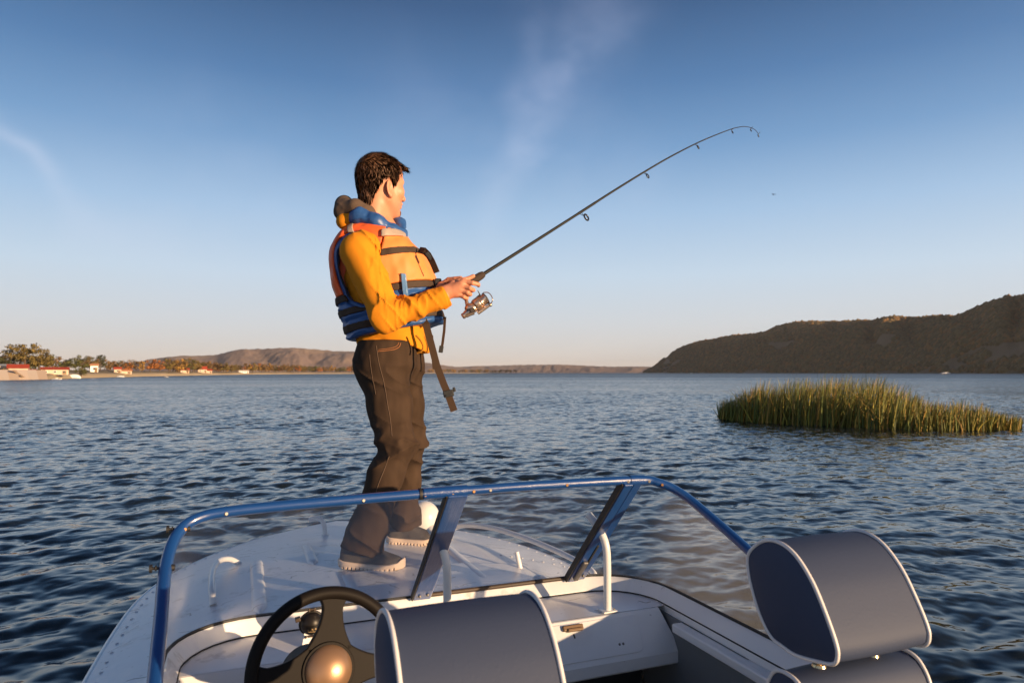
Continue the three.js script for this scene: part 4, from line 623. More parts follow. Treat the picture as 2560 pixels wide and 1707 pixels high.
// --- joints
const J = { hipR: [0.0258, 0.8658, 0.07], hipL: [0.0803, 0.8678, -0.1], kneeR: [0.1163, 0.5284, 0.15], kneeL: [0.1293, 0.492, -0.15], ankR: [-0.0201, 0.0799, 0.21], ankL: [0.0853, 0.0844, -0.235], shR: [-0.0563, 1.3629, 0.165], shL: [-0.0242, 1.4428, -0.21], elR: [0.0704, 1.0688, 0.235], elL: [0.1017, 1.1042, -0.25], wrR: [0.32, 1.1626, 0.2], wrL: [0.263, 1.1898, 0.03] };
// --- body under the clothes, one continuous surface with the head and hands
{
  const core = union(0.06, cone([-0.0127, 1.4328, -0.02], [0.0305, 1.1467, -0.02], 0.12, 0.11), cone([0.0305, 1.1467, -0.02], [0.0487, 0.9032, -0.02], 0.11, 0.13), cone(J.shR, [-0.0081, 1.3713, -0.02], 0.06, 0.09), cone(J.shL, [-0.0081, 1.3713, -0.02], 0.06, 0.09), cone(J.hipR, J.kneeR, 0.075, 0.038), cone(J.hipL, J.kneeL, 0.075, 0.036), cone(J.kneeR, J.ankR, 0.038, 0.032), cone(J.kneeL, J.ankL, 0.036, 0.032), cone(J.shR, J.elR, 0.05, 0.04), cone(J.shL, J.elL, 0.05, 0.04), cone(J.elR, J.wrR, 0.04, 0.028), cone(J.elL, J.wrL, 0.04, 0.028), cone([-0.0127, 1.4328, -0.02], [-0.0157, 1.5481, -0.03], 0.07, 0.058));
  const parts = [nets(core, [-0.35, 0.0, -0.4], [0.4, 1.6, 0.35], 0.014, () => SKIN), nets(headField, [HEAD_AT[0] - 0.16, HEAD_AT[1] - 0.24, HEAD_AT[2] - 0.17], [HEAD_AT[0] + 0.17, HEAD_AT[1] + 0.17, HEAD_AT[2] + 0.17], 0.0034, headColor)];
  const hc = (x, y, z) => { const n = noise3(x * 70, y * 70, z * 70); return [SKIN[0] * (1 + 0.06 * n), SKIN[1] * (0.97 + 0.08 * n), SKIN[2] * (0.97 + 0.08 * n)]; };
  const hb = (w) => [[w[0] - 0.09, w[1] - 0.08, w[2] - 0.09], [w[0] + 0.2, w[1] + 0.12, w[2] + 0.13]];
  parts.push(nets(rFore, ...hb([0.3222, 1.1776, 0.185]), 0.0031, hc), nets(lFore, ...hb([0.263, 1.1898, 0.03]), 0.004, hc));
  const g = mergeGeometries(parts); obj('body', g, matSkin, man);
}
// --- hair: a cap with combed strands, brows and a short chin beard
{
  const line = [[-0.13, -0.13], [-0.10, -0.118], [-0.082, -0.095], [-0.066, -0.05], [-0.050, -0.008], [-0.036, 0.014], [-0.014, 0.020], [0.004, 0.012], [0.010, -0.018], [0.024, -0.020], [0.036, 0.014], [0.052, 0.048], [0.075, 0.068], [0.13, 0.074]];
  const thick = (y, z) => 0.0020 + 0.0105 * sstep(-0.06, 0.085, y) + 0.003 * sstep(0.0, -0.08, z);
  const tuft = union(0.02, cone([0.0, 0.105, 0.045], [0.035, 0.088, 0.106], 0.022, 0.009), cone([0, 0.105, 0.045], [-0.025, 0.090, 0.104], 0.022, 0.009), cone([0, 0.12, 0.0], [0.0, 0.108, 0.085], 0.024, 0.012));
  const nape = cone([0, -0.03, -0.056], [0, -0.13, -0.060], 0.051, 0.047), skull = (x, y, z) => smin(cranium(x, y, z), nape(x, y, z), 0.03);
  const cap = (x, y, z) => { const rough = 0.0010 * noise3(x * 150, y * 30, z * 150); return smin(smax(skull(x, y, z) - thick(y, z) - rough, lt(line, z) - y + 0.006 * noise3(x * 160, y * 120, z * 160), 0.006), smax(tuft(x, y, z) - rough, 0.06 - y, 0.01), 0.012); };
  const capF = toHead(cap), matHair = std([0.125, 0.058, 0.027], 0.65);
  const capG = nets(capF, [HEAD_AT[0] - 0.16, HEAD_AT[1] - 0.17, HEAD_AT[2] - 0.16], [HEAD_AT[0] + 0.18, HEAD_AT[1] + 0.19, HEAD_AT[2] + 0.17], 0.0036);
  // strands: thin tapered blades lying along the comb direction
  seed(4242); const pos = [], nor = [], P = capG.attributes.position, Nn = capG.attributes.normal;
  for (let i = 0; i < 11000; i++) {
    const v = Math.floor(rnd() * P.count), p = V3().fromBufferAttribute(P, v), n = V3().fromBufferAttribute(Nn, v), top = sstep(HEAD_AT[1] + 0.04, HEAD_AT[1] + 0.11, p.y);
    const comb = V3(0, -1, 0).addScaledVector(hF, 0.12 + 1.5 * top).addScaledVector(V3(rr(-1, 1), rr(-1, 1), rr(-1, 1)), 0.11), t = comb.addScaledVector(n, -comb.dot(n)).normalize(), s = n.clone().cross(t).normalize(), L = rr(0.014, 0.03), w = rr(0.00045, 0.001), lift = rr(0.0, 0.0015 + 0.006 * top);
    const a = p.clone().addScaledVector(n, -0.001), b = p.clone().addScaledVector(t, L * 0.55).addScaledVector(n, 0.0015 + lift * 0.5), c = p.clone().addScaledVector(t, L).addScaledVector(n, lift - 0.0005);
    const q = [a.clone().addScaledVector(s, -w), a.clone().addScaledVector(s, w), b.clone().addScaledVector(s, w * 0.9), b.clone().addScaledVector(s, -w * 0.9), c];
    for (const k of [0, 1, 2, 0, 2, 3, 3, 2, 4]) { pos.push(q[k].x, q[k].y, q[k].z); const m = n.clone().addScaledVector(s, k === 1 || k === 2 ? 0.22 : -0.22).normalize(); nor.push(m.x, m.y, m.z); }
  }
  const sg = new THREE.BufferGeometry(); sg.setAttribute('position', new THREE.Float32BufferAttribute(pos, 3)); sg.setAttribute('normal', new THREE.Float32BufferAttribute(nor, 3));
  obj('hair', [capG, sg], matHair, man);
  const browF = toHead(union(0.004, cone([0.018, 0.026, 0.0885], [0.047, 0.028, 0.078], 0.005, 0.0035), cone([-0.018, 0.026, 0.0885], [-0.047, 0.028, 0.078], 0.005, 0.0035)));
  const beardF = toHead((x, y, z) => smax(faceParts(x, y, z) - 0.0028 - 0.0022 * noise3(x * 260, y * 260, z * 260), Math.hypot(x / 0.034, (y + 0.104) / 0.019, (z - 0.074) / 0.032) * 0.02 - 0.02 + 0.003 * noise3(x * 150, y * 150, z * 150), 0.004));
  const fc = fromHead(0, -0.05, 0.08), lo = [fc.x - 0.1, fc.y - 0.1, fc.z - 0.1], hi = [fc.x + 0.1, fc.y + 0.13, fc.z + 0.1];
  obj('beard', nets(beardF, lo, hi, 0.0032), std([0.12, 0.045, 0.02], 0.7), man); obj('eyebrow', nets(browF, lo, hi, 0.0026), matHair, man);
}
// --- sweater with hood
const crease = (x, y, z) => Math.pow(1 - Math.abs(noise3(x, y, z)), 3.2);   // sharp-crested folds
const sect = (tab) => (x, y, z) => { const [l, r, hw, cz] = [0, 1, 2, 3].map((k) => smoothTable(tab.map((q) => [q[0], q[k + 1]]), y)), c = (l + r) / 2, a = (r - l) / 2, n = 2.5, q = Math.pow(Math.pow(Math.abs(x - c) / a, n) + Math.pow(Math.abs(z - cz) / hw, n), 1 / n); return (q - 1) * Math.min(a, hw) * 0.9; };
// [height, back, front, half width, middle]
const swTorso = sect([[0.8727, -0.0964, 0.2109, 0.155, -0.02], [0.9129, -0.1044, 0.225, 0.165, -0.02], [0.9531, -0.1004, 0.227, 0.168, -0.02], [1.0033, -0.1044, 0.2049, 0.165, -0.02], [1.1439, -0.1406, 0.1808, 0.16, -0.02], [1.2644, -0.1607, 0.1707, 0.16, -0.02], [1.3849, -0.1607, 0.1406, 0.17, -0.02], [1.4552, -0.1306, 0.1004, 0.14, -0.02], [1.5054, -0.0904, 0.0703, 0.09, -0.02], [1.5456, -0.0603, 0.0562, 0.07, -0.02]]);
const sleeve = (S, E, W, side) => {
  const up = cone(S, E, 0.083, 0.060), fo = cone(E, W, 0.060, 0.043), ax = V3(...W).sub(V3(...E)), L = ax.length(), ux = V3(...E).sub(V3(...S)), LU = ux.length(); ax.normalize(); ux.normalize();
  return (x, y, z) => {
    let d = smin(up(x, y, z), fo(x, y, z), 0.05);
    const t = ((x - E[0]) * ax.x + (y - E[1]) * ax.y + (z - E[2]) * ax.z) / L, u = ((x - S[0]) * ux.x + (y - S[1]) * ux.y + (z - S[2]) * ux.z) / LU;
    const perp = (x - E[0]) * -ax.y + (y - E[1]) * ax.x, w = sstep(-0.1, 0.12, t) * (1 - sstep(0.55, 1.0, t)) * (0.55 + 0.45 * sstep(-0.03, 0.04, perp));
    const q1 = crease(t * 8.5 + perp * 12 + 3, z * 7, x * 2), q2 = crease(u * 4.2 + perp * 10 + 7, z * 8, y * 2), q3 = crease(t * 14 - perp * 16, z * 14, 4);
    d -= 0.019 * w * (q1 - 0.35) + 0.008 * w * (q3 - 0.35);
    d -= 0.015 * sstep(0.2, 0.8, u) * (1 - sstep(1.0, 1.3, u)) * (q2 - 0.35);
    d -= 0.005 * noise3(x * 15, y * 10, z * 15);
    return smax(d, (t - 0.985) * L, 0.006);
  };
};
const slR = sleeve(J.shR, J.elR, [0.3308, 1.1631, 0.195], 1), slL = sleeve(J.shL, J.elL, [0.288, 1.2046, 0.04], -1);
const matHoodIn = std([0.10, 0.065, 0.045], 0.9);
const sheenSweater = phys([0.68, 0.245, 0.014], 0.88, { specularIntensity: 0.3, sheen: 0.25, sheenColor: rgb(0.9, 0.6, 0.2), sheenRoughness: 0.6 });
{
  const hem = (x) => 0.9712 - 0.070 * ((x - 0.0462) / 0.150) ** 2 * (x < 0.0462 ? 1 : 0.55), shoulders = union(0.05, cone(J.shR, [-0.0129, 1.4575, -0.02], 0.078, 0.06), cone(J.shL, [-0.0129, 1.4575, -0.02], 0.078, 0.06));
  const f = (x, y, z) => {
    let d = smin(swTorso(x, y, z), shoulders(x, y, z), 0.05); d -= 0.006 * noise3(x * 12, y * 16, z * 12) + 0.003 * noise3(x * 30, y * 34, z * 30);
    d = smax(d, (z > 0.0 ? hem(x) : 0.9189) - y + 0.002, 0.01); d = smax(d, y - 1.5054, 0.02);
    return smin(d, Math.min(slR(x, y, z), slL(x, y, z)), 0.02);
  };
  const sw = obj('sweater', nets(f, [-0.26, 0.85, -0.36], [0.42, 1.60, 0.36], 0.0072), sheenSweater, man);
  const pk = obj('pocket_welt', tube([[0.1927, 0.9945, 0.16], [0.2145, 0.9714, 0.165], [0.2261, 0.9447, 0.165], [0.2179, 0.9258, 0.16], [0.1975, 0.9165, 0.15]], 0.005, 24, 6), std([0.45, 0.19, 0.01], 0.9), sw);
  const cuff = obj('cuff', nets((x, y, z) => { const A = [0.2972, 1.1457, 0.198], Bc = [0.3346, 1.165, 0.195], ax = V3(Bc[0] - A[0], Bc[1] - A[1], Bc[2] - A[2]), L = ax.length(); ax.normalize(); const t = (x - A[0]) * ax.x + (y - A[1]) * ax.y + (z - A[2]) * ax.z; return smax(cone(A, Bc, 0.050, 0.046)(x, y, z) - 0.0015 * noise3(x * 60, y * 60, z * 60), Math.max(t - L, -t), 0.006); }, [0.2, 1.1, 0.12], [0.42, 1.28, 0.27], 0.005), sheenSweater, sw);
  // the hood lying behind the neck
  const hoodOut = union(0.045, cone([-0.1489, 1.5218, 0.06], [-0.167, 1.5685, -0.02], 0.030, 0.036), cone([-0.167, 1.5685, -0.02], [-0.1742, 1.5641, -0.11], 0.036, 0.030), cone([-0.1489, 1.5218, 0.06], [-0.0771, 1.5413, 0.08], 0.026, 0.024), cone([-0.0771, 1.5413, 0.08], [0.0213, 1.4865, 0.075], 0.024, 0.014));
  obj('hood', nets((x, y, z) => hoodOut(x, y, z) - 0.004 * (crease(x * 12, y * 12, z * 12) - 0.4), [-0.25, 1.40, -0.25], [0.10, 1.70, 0.2], 0.0055), sheenSweater, sw);
  const hoodIn = union(0.05, cone([-0.1679, 1.5724, 0.05], [-0.1732, 1.6155, -0.01], 0.026, 0.031), cone([-0.1732, 1.6155, -0.01], [-0.1791, 1.6234, -0.11], 0.031, 0.028), cone([-0.1679, 1.5684, 0.05], [-0.0988, 1.5847, 0.082], 0.026, 0.024), cone([-0.0988, 1.5847, 0.082], [-0.0407, 1.5584, 0.075], 0.024, 0.019), cone([-0.0407, 1.5584, 0.075], [0.0142, 1.5138, 0.06], 0.019, 0.010), cone([-0.141, 1.5894, 0.03], [-0.0851, 1.5901, 0.01], 0.03, 0.03));
  obj('hood_lining', nets((x, y, z) => hoodIn(x, y, z) - 0.004 * (crease(x * 14, y * 14, z * 14) - 0.4) - 0.002 * noise3(x * 40, y * 40, z * 40), [-0.25, 1.45, -0.25], [0.10, 1.72, 0.2], 0.0055), matHoodIn, sw);
}
// --- trousers
const legR = union(0.045, cone(J.hipR, [0.0736, 0.6877, 0.11], 0.112, 0.090), cone([0.0736, 0.6877, 0.11], J.kneeR, 0.090, 0.070), cone(J.kneeR, [0.0679, 0.3898, 0.17], 0.070, 0.070), cone([0.0679, 0.3898, 0.17], [-0.0201, 0.0799, 0.21], 0.070, 0.086)), legL = union(0.045, cone(J.hipL, [0.1018, 0.6765, -0.13], 0.106, 0.084), cone([0.1018, 0.6765, -0.13], J.kneeL, 0.084, 0.066), cone(J.kneeL, [0.0994, 0.2947, -0.19], 0.066, 0.066), cone([0.0994, 0.2947, -0.19], [0.0832, 0.0907, -0.235], 0.066, 0.076));
const seatF = union(0.05, cone([0.0508, 0.9408, 0.06], [0.0527, 0.9466, -0.1], 0.128, 0.125), cone([0.0357, 0.8659, 0.06], [0.0678, 0.8678, -0.1], 0.128, 0.12));
const trousersF = (() => {
  const hemR = V3(...[0.0679, 0.3898, 0.17]).sub(V3(...[-0.022, 0.0799, 0.21])).normalize(), hR0 = [-0.0274, 0.0653, 0.21], hemL = V3(...J.kneeL).sub(V3(...J.ankL)).normalize(), hL0 = [0.0811, 0.0802, -0.235];
  return (x, y, z) => {
    const kR = Math.exp(-(((y - J.kneeR[1]) / 0.10) ** 2)), low = sstep(0.34, 0.12, y);
    let r = legR(x, y, z), l = legL(x, y, z);
    const kL = Math.exp(-(((y - J.kneeL[1]) / 0.12) ** 2));
    const wr = 0.030 * kR * (crease(x * 5 + 1, y * 11 - x * 6, z * 5) - 0.35) + 0.022 * low * (crease(x * 6, y * 13 + x * 7, z * 6 + 2) - 0.35) + 0.007 * kR * (crease(x * 11, y * 22 + x * 9, z * 11) - 0.35);
    const wl = 0.024 * kL * (crease(x * 5 + 5, y * 11 + x * 6, z * 5) - 0.35) + 0.021 * low * (crease(x * 6 + 4, y * 13 - x * 6, z * 6) - 0.35);
    r -= wr; l -= wl;
    r = smax(r, -((x - hR0[0]) * hemR.x + (y - hR0[1]) * hemR.y + (z - hR0[2]) * hemR.z), 0.008); l = smax(l, -((x - hL0[0]) * hemL.x + (y - hL0[1]) * hemL.y + (z - hL0[2]) * hemL.z), 0.008);
    let d = smin(r, l, 0.018); d = smin(d, seatF(x, y, z), 0.045);
    const hip = Math.exp(-(((y - 0.8225) / 0.10) ** 2)); d -= 0.010 * hip * (crease(x * 5, y * 17 + x * 8, z * 5) - 0.35);
    d -= 0.005 * noise3(x * 14, y * 7, z * 14) + 0.002 * noise3(x * 40, y * 22, z * 40);
    return smax(d, y - 0.9752, 0.01);
  };
})();
{
  const denim = (x, y, z) => { const n = noise3(x * 55, y * 20, z * 55), m = fbm(x * 9, y * 9, z * 9, 3), k = 1 + 0.18 * n + 0.35 * m; return [0.047 * k, 0.030 * k, 0.020 * k]; };
  const tr = obj('trousers', nets(trousersF, [-0.32, -0.02, -0.42], [0.30, 1.0, 0.36], 0.0066, denim), phys([1, 1, 1], 0.85, { vertexColors: true, specularIntensity: 0.25 }), man);
  // stitched seams lie on the cloth: each point is pushed in from the camera side until it meets it
  const lay = (pts, r, mat, name) => { const q = []; const cv = new THREE.CatmullRomCurve3(pts.map((p) => V3(...p))); for (let i = 0; i <= 40; i++) { const p = cv.getPoint(i / 40); let z = 0.34; for (let k = 0; k < 90; k++) { const d = trousersF(p.x, p.y, z); if (d < 0.0008) break; z -= Math.max(0.0006, d * 0.7); } q.push(V3(p.x, p.y, z)); } return obj(name, new THREE.TubeGeometry(new THREE.CatmullRomCurve3(q), 90, r, 5), mat, tr); };
  const thread = std([0.30, 0.115, 0.04], 0.8), seam = std([0.10, 0.064, 0.042], 0.85);
  lay([[0.025, 0.9472, 0.15], [0.0371, 0.8802, 0.15], [0.0607, 0.7853, 0.19], [0.0842, 0.6732, 0.2], [0.1038, 0.5613, 0.2]], 0.0018, seam, 'side_seam'); lay([[0.0951, 0.4777, 0.2], [0.0714, 0.4128, 0.2], [0.0477, 0.348, 0.2], [0.0336, 0.2871, 0.22]], 0.0018, seam, 'side_seam');
  lay([[0.0329, 0.9223, 0.15], [0.0673, 0.9261, 0.15], [0.1017, 0.9318, 0.15], [0.1208, 0.9433, 0.15], [0.1264, 0.9606, 0.15]], 0.0018, thread, 'pocket_stitch'); lay([[0.0348, 0.9299, 0.15], [0.0673, 0.9338, 0.15], [0.0959, 0.9395, 0.15], [0.1131, 0.9491, 0.15], [0.1187, 0.9625, 0.15]], 0.0014, thread, 'pocket_stitch');
  lay([[-0.0033, 0.9089, 0.15], [0.005, 0.842, 0.15], [0.015, 0.7847, 0.15], [0.0252, 0.7377, 0.17]], 0.0014, seam, 'back_pocket_stitch');
}
// --- shoes: dark uppers on pale notched soles
function shoe(heel, toe, ground, ankle) {
  const h = V3(...heel), t = V3(...toe), ax = t.clone().sub(h), L = ax.length(); ax.y = 0; ax.normalize(); const sx = V3(-ax.z, 0, ax.x);
  const loc = (x, z) => [((x - h.x) * ax.x + (z - h.z) * ax.z) / L, (x - h.x) * sx.x + (z - h.z) * sx.z];
  const half = [[-0.02, 0.012], [0.02, 0.026], [0.12, 0.036], [0.35, 0.036], [0.55, 0.043], [0.75, 0.049], [0.9, 0.042], [0.97, 0.026], [1.01, 0.01]], top = [[-0.02, 0.04], [0.0, 0.09], [0.12, 0.125], [0.32, 0.125], [0.5, 0.092], [0.7, 0.070], [0.9, 0.055], [1.0, 0.042]];
  const plan = (u, v) => { const w = smoothTable(half, u); return Math.max(Math.abs(v - 0.006 * Math.sin(u * 3)) - w, -u * L - 0.004, (u - 1.0) * L); };
  const rise = (u) => 0.010 * sstep(0.72, 1.0, u) + 0.006 * sstep(0.1, -0.02, u);
  const upper = (x, y, z) => { const [u, v] = loc(x, z), yy = y - ground, w = smoothTable(half, u), tp = smoothTable(top, clamp(u, -0.02, 1)), k = clamp((yy - 0.02) / Math.max(0.02, tp - 0.02), 0, 1.3), ww = w * Math.sqrt(Math.max(0.02, 1 - 0.62 * k * k)) * 1.0; return smax(smax(Math.abs(v) - ww, -u * L - 0.002 + 0.012 * k, 0.01), Math.max(yy - tp, (u - 0.985) * L, 0.018 - yy), 0.018) - 0.0015 * noise3(x * 50, y * 50, z * 50); };
  const sole = (x, y, z) => { const [u, v] = loc(x, z), yy = y - ground - rise(u), thickS = 0.030 + 0.006 * sstep(0.4, 0.0, u) + 0.012 * sstep(0.93, 1.0, u); const notch = Math.max(Math.abs(((u * 15) % 1 + 1) % 1 - 0.5) * L / 15 - 0.0022, yy - 0.013, 0.012 - Math.abs(plan(u, v)) > 0 ? -1 : 0.01); let d = smax(plan(u, v) - 0.004, Math.max(-yy, yy - thickS), 0.008); if (u < 0.92) d = Math.max(d, -notch); return d; };
  const lo = [Math.min(heel[0], toe[0]) - 0.07, ground - 0.012, Math.min(heel[2], toe[2]) - 0.08], hi = [Math.max(heel[0], toe[0]) + 0.07, ground + 0.17, Math.max(heel[2], toe[2]) + 0.08];
  const g = new THREE.Group(); g.name = 'shoe'; man.add(g);
  obj('upper', nets(upper, lo, hi, 0.0055), std([0.075, 0.066, 0.062], 0.85), g); obj('sole', nets(sole, lo, hi, 0.0042), std([0.72, 0.56, 0.44], 0.7), g);
}
shoe([-0.1173, -0.0083, 0.195], [0.16, -0.0013, 0.245], deckY(-0.1, 2.95) - 0.64 + 0.001, J.ankR);
shoe([0.004, -0.0012, -0.24], [0.2496, 0.0037, -0.22], deckY(0.18, 3.34) - 0.64 + 0.001, J.ankL);
// --- life vest
{
  const shell = sect([[0.943, -0.1346, 0.2812, 0.19, -0.02], [1.0033, -0.1466, 0.2892, 0.20, -0.02], [1.0736, -0.1707, 0.2933, 0.208, -0.02], [1.1439, -0.1908, 0.2772, 0.21, -0.02], [1.2242, -0.2149, 0.2571, 0.212, -0.02], [1.3046, -0.227, 0.237, 0.214, -0.02], [1.3648, -0.229, 0.2049, 0.212, -0.02], [1.4151, -0.2169, 0.1647, 0.205, -0.02], [1.4653, -0.1848, 0.1205, 0.19, -0.02], [1.4954, -0.1486, 0.0763, 0.15, -0.02], [1.5175, -0.1165, 0.0502, 0.10, -0.02], [1.5295, -0.0803, 0.0301, 0.06, -0.02]]);
  const holeC = [-0.0643, 1.2805], ca = Math.cos(0.33), sa = Math.sin(0.33);
  const hole = (x, y, z) => { const dx = x - holeC[0], dy = y - holeC[1], a = dx * ca + dy * sa, b = -dx * sa + dy * ca, e = Math.pow(Math.pow(Math.abs(a) / 0.104, 2.4) + Math.pow(Math.abs(b) / 0.175, 2.4), 1 / 2.4); return (e - 1) * 0.11; };
  const holeSide = (x, y, z) => smax(hole(x, y, z), 0.09 - Math.abs(z + 0.02), 0.02);
  const neckHole = cone([-0.0131, 1.4739, -0.02], [0.0082, 1.6205, -0.03], 0.062, 0.105);
  const Vc = (x, y) => y - 0.2 * x;                 // height along the vest's own lean
  const puff = (x, y, z) => 0.004 * noise3(x * 16, y * 16, z * 16) + 0.0035 * noise3(x * 34, y * 22, z * 34);
  const shellF = (x, y, z) => { let d = shell(x, y, z) - puff(x, y, z); d = smax(d, -holeSide(x, y, z), 0.016); d = smax(d, -neckHole(x, y, z), 0.015); d = smax(d, y - 1.5215, 0.02); return smax(d, 1.0013 - Vc(x, y), 0.014); };
  const vest = new THREE.Group(); vest.name = 'life_vest'; man.add(vest);
  const matBack = phys([0.90, 0.13, 0.025], 0.5, { sheen: 0.3, sheenColor: rgb(1, 0.3, 0.1) }), matFront = phys([0.78, 0.255, 0.060], 0.6), matVestBlue = phys([0.024, 0.090, 0.28], 0.44, { clearcoat: 0.08, clearcoatRoughness: 0.4 }), matStrap = std([0.05, 0.030, 0.018], 0.8), matReflect = std([0.40, 0.32, 0.26], 0.5);
  const lo = [-0.28, 0.96, -0.26], hi = [0.33, 1.58, 0.23], seamV = 1.1981, frontX = (y) => 0.0362 + 0.12 * (y - 1.3448);
  const gap = 0.0025;
  obj('back_panel', nets((x, y, z) => smax(smax(shellF(x, y, z), x - frontX(y) + gap, 0.006), seamV + gap - Vc(x, y), 0.005), lo, hi, 0.0068), matBack, vest);
  obj('front_panel', nets((x, y, z) => smax(smax(shellF(x, y, z) - 0.010 * sstep(1.4191, 1.3689, Vc(x, y)), frontX(y) + gap - x, 0.008), seamV + gap - Vc(x, y), 0.006), lo, hi, 0.0068), matFront, vest);
  obj('lower_panel', nets((x, y, z) => smax(shellF(x, y, z) - 0.003 * Math.sin(Vc(x, y) * 150 + 2 * noise3(x * 20, y * 20, z * 20)), Vc(x, y) - seamV + gap, 0.006), lo, hi, 0.0064), matVestBlue, vest);
  // blue lining that shows as a rim round the arm holes
  for (const s of [-1, 1]) obj('arm_hole_lining', nets((x, y, z) => { const q = shell(x, y, z) + 0.012; return smax(smax(q, -hole(x, y, z) - 0.016 + 0.005 * noise3(x * 30, y * 30, z * 30), 0.01), Math.max(hole(x, y, z) - 0.010, 0.10 - s * (z + 0.02)), 0.006); }, lo, hi, 0.0068), matVestBlue, vest);
  const band = (name, v0, v1, cut, mat = matStrap, out = 0.0055) => obj(name, nets((x, y, z) => smax(Math.max(shellF(x, y, z) - out, cut ? cut(x, y, z) : -1), Math.max(2.5439 * 0 + v0 - Vc(x, y), Vc(x, y) - v1), 0.002), lo, hi, 0.0058), mat, vest);
  band('strap', 1.168, 1.2001); band('strap', 1.1057, 1.1379); band('strap', 1.0314, 1.0656);
  band('chest_strap', 1.3287, 1.3608, (x, y, z) => 0.0422 - x, matStrap, 0.016);
  band('reflective_patch', 1.4171, 1.4552, (x, y, z) => Math.max(0.0402 - x, x - 0.1286), matReflect, 0.013);
  obj('reflective_tab', nets((x, y, z) => Math.max(shellF(x, y, z) - 0.004, Math.abs(x - -0.1145 + 0.3 * (y - 1.5054)) - 0.014, 1.4492 - y), [-0.2, 1.38, -0.26], [0, 1.58, 0.22], 0.005), matReflect, vest);
  // vertical blue webbing tab at the front and the puffed collar
  obj('pull_tab', nets((x, y, z) => Math.max(shellF(x, y, z) - 0.02, Math.abs(x - 0.1446 + 0.12 * (y - 1.2242)) - 0.011, 1.164 - y, y - 1.2624, 0.02 - z), [0.08, 1.1, 0], [0.22, 1.3, 0.23], 0.0045), phys([0.10, 0.22, 0.42], 0.25, { clearcoat: 0.4 }), vest);
  const col = union(0.035, cone([-0.1295, 1.524, 0.05], [-0.0737, 1.5358, 0.095], 0.032, 0.034), cone([-0.0737, 1.5358, 0.095], [0.0043, 1.5047, 0.11], 0.034, 0.032), cone([0.0043, 1.5047, 0.11], [0.0737, 1.4715, 0.08], 0.032, 0.025), cone([0.0737, 1.4715, 0.08], [0.1051, 1.4678, 0.03], 0.025, 0.020), cone([0.1051, 1.4678, 0.03], [0.0855, 1.534, -0.05], 0.020, 0.022), cone([0.0855, 1.534, -0.05], [-0.0083, 1.5685, -0.12], 0.022, 0.028), cone([-0.0083, 1.5685, -0.12], [-0.124, 1.5685, -0.12], 0.028, 0.030), cone([-0.124, 1.5685, -0.12], [-0.1597, 1.5506, -0.05], 0.030, 0.030));
  obj('collar', nets((x, y, z) => col(x, y, z) - 0.003 * (crease(x * 16, y * 30, z * 16) - 0.4) - 0.002 * noise3(x * 60, y * 45, z * 60), [-0.2, 1.38, -0.2], [0.16, 1.62, 0.18], 0.0056), matVestBlue, vest);
  // loose strap ends and buckles
  const end = (name, pts, w, th, dir, parent = vest) => obj(name, ribbon(pts, w, th, dir), std([0.065, 0.036, 0.018], 0.85), parent);
  end('strap_end', [[0.1982, 1.3787, 0.12], [0.2255, 1.3694, 0.15], [0.2461, 1.3483, 0.16], [0.2627, 1.3196, 0.17], [0.2763, 1.2888, 0.17], [0.2835, 1.2703, 0.165]], 0.030, 0.003, [0.8, 0.35, 0.5]);
  obj('buckle', box(0.040, 0.018, 0.012, 0, 0, 0, 0.004).rotateZ(-0.9).translate(0.2486, 1.3436, 0.165), matDark, vest);
  end('hanging_strap', [[0.213, 1.0774, 0.13], [0.2351, 1.0431, 0.15], [0.2597, 0.9563, 0.16], [0.2856, 0.8609, 0.165], [0.3149, 0.785, 0.17], [0.3379, 0.7321, 0.17], [0.3514, 0.6943, 0.17], [0.3628, 0.6641, 0.17]], 0.031, 0.0032, [1, 0.25, 0.1]);
  obj('buckle', [box(0.046, 0.030, 0.016, 0, 0, 0, 0.005), box(0.012, 0.020, 0.012, 0.028, 0.012, 0, 0.004), box(0.03, 0.008, 0.02, 0, -0.006, 0.002, 0.003)].map((g) => g.rotateZ(0.22).translate(0.3384, 0.7398, 0.175)), matDark, vest);
  end('hanging_strap', [[0.2995, 1.0716, 0.03], [0.3074, 1.0856, 0.03], [0.3037, 1.0217, 0.03], [0.2961, 0.9618, 0.03], [0.2883, 0.926, 0.03]], 0.012, 0.003, [1, 0.1, 0.2]);
  obj('buckle', box(0.020, 0.032, 0.008, 0, 0, 0, 0.003).rotateZ(-0.15).translate(0.2907, 0.9377, 0.035), matDark, vest);
  end('hanging_strap', [[0.2417, 1.0028, 0.01], [0.2501, 0.9226, 0.01], [0.2585, 0.8465, 0.01]], 0.018, 0.003, [1, 0.1, 0.1]);
  obj('side_buckle', box(0.03, 0.05, 0.02, 0, 0, 0, 0.005).translate(0.2769, 1.2353, 0.05), matDark, vest);
}

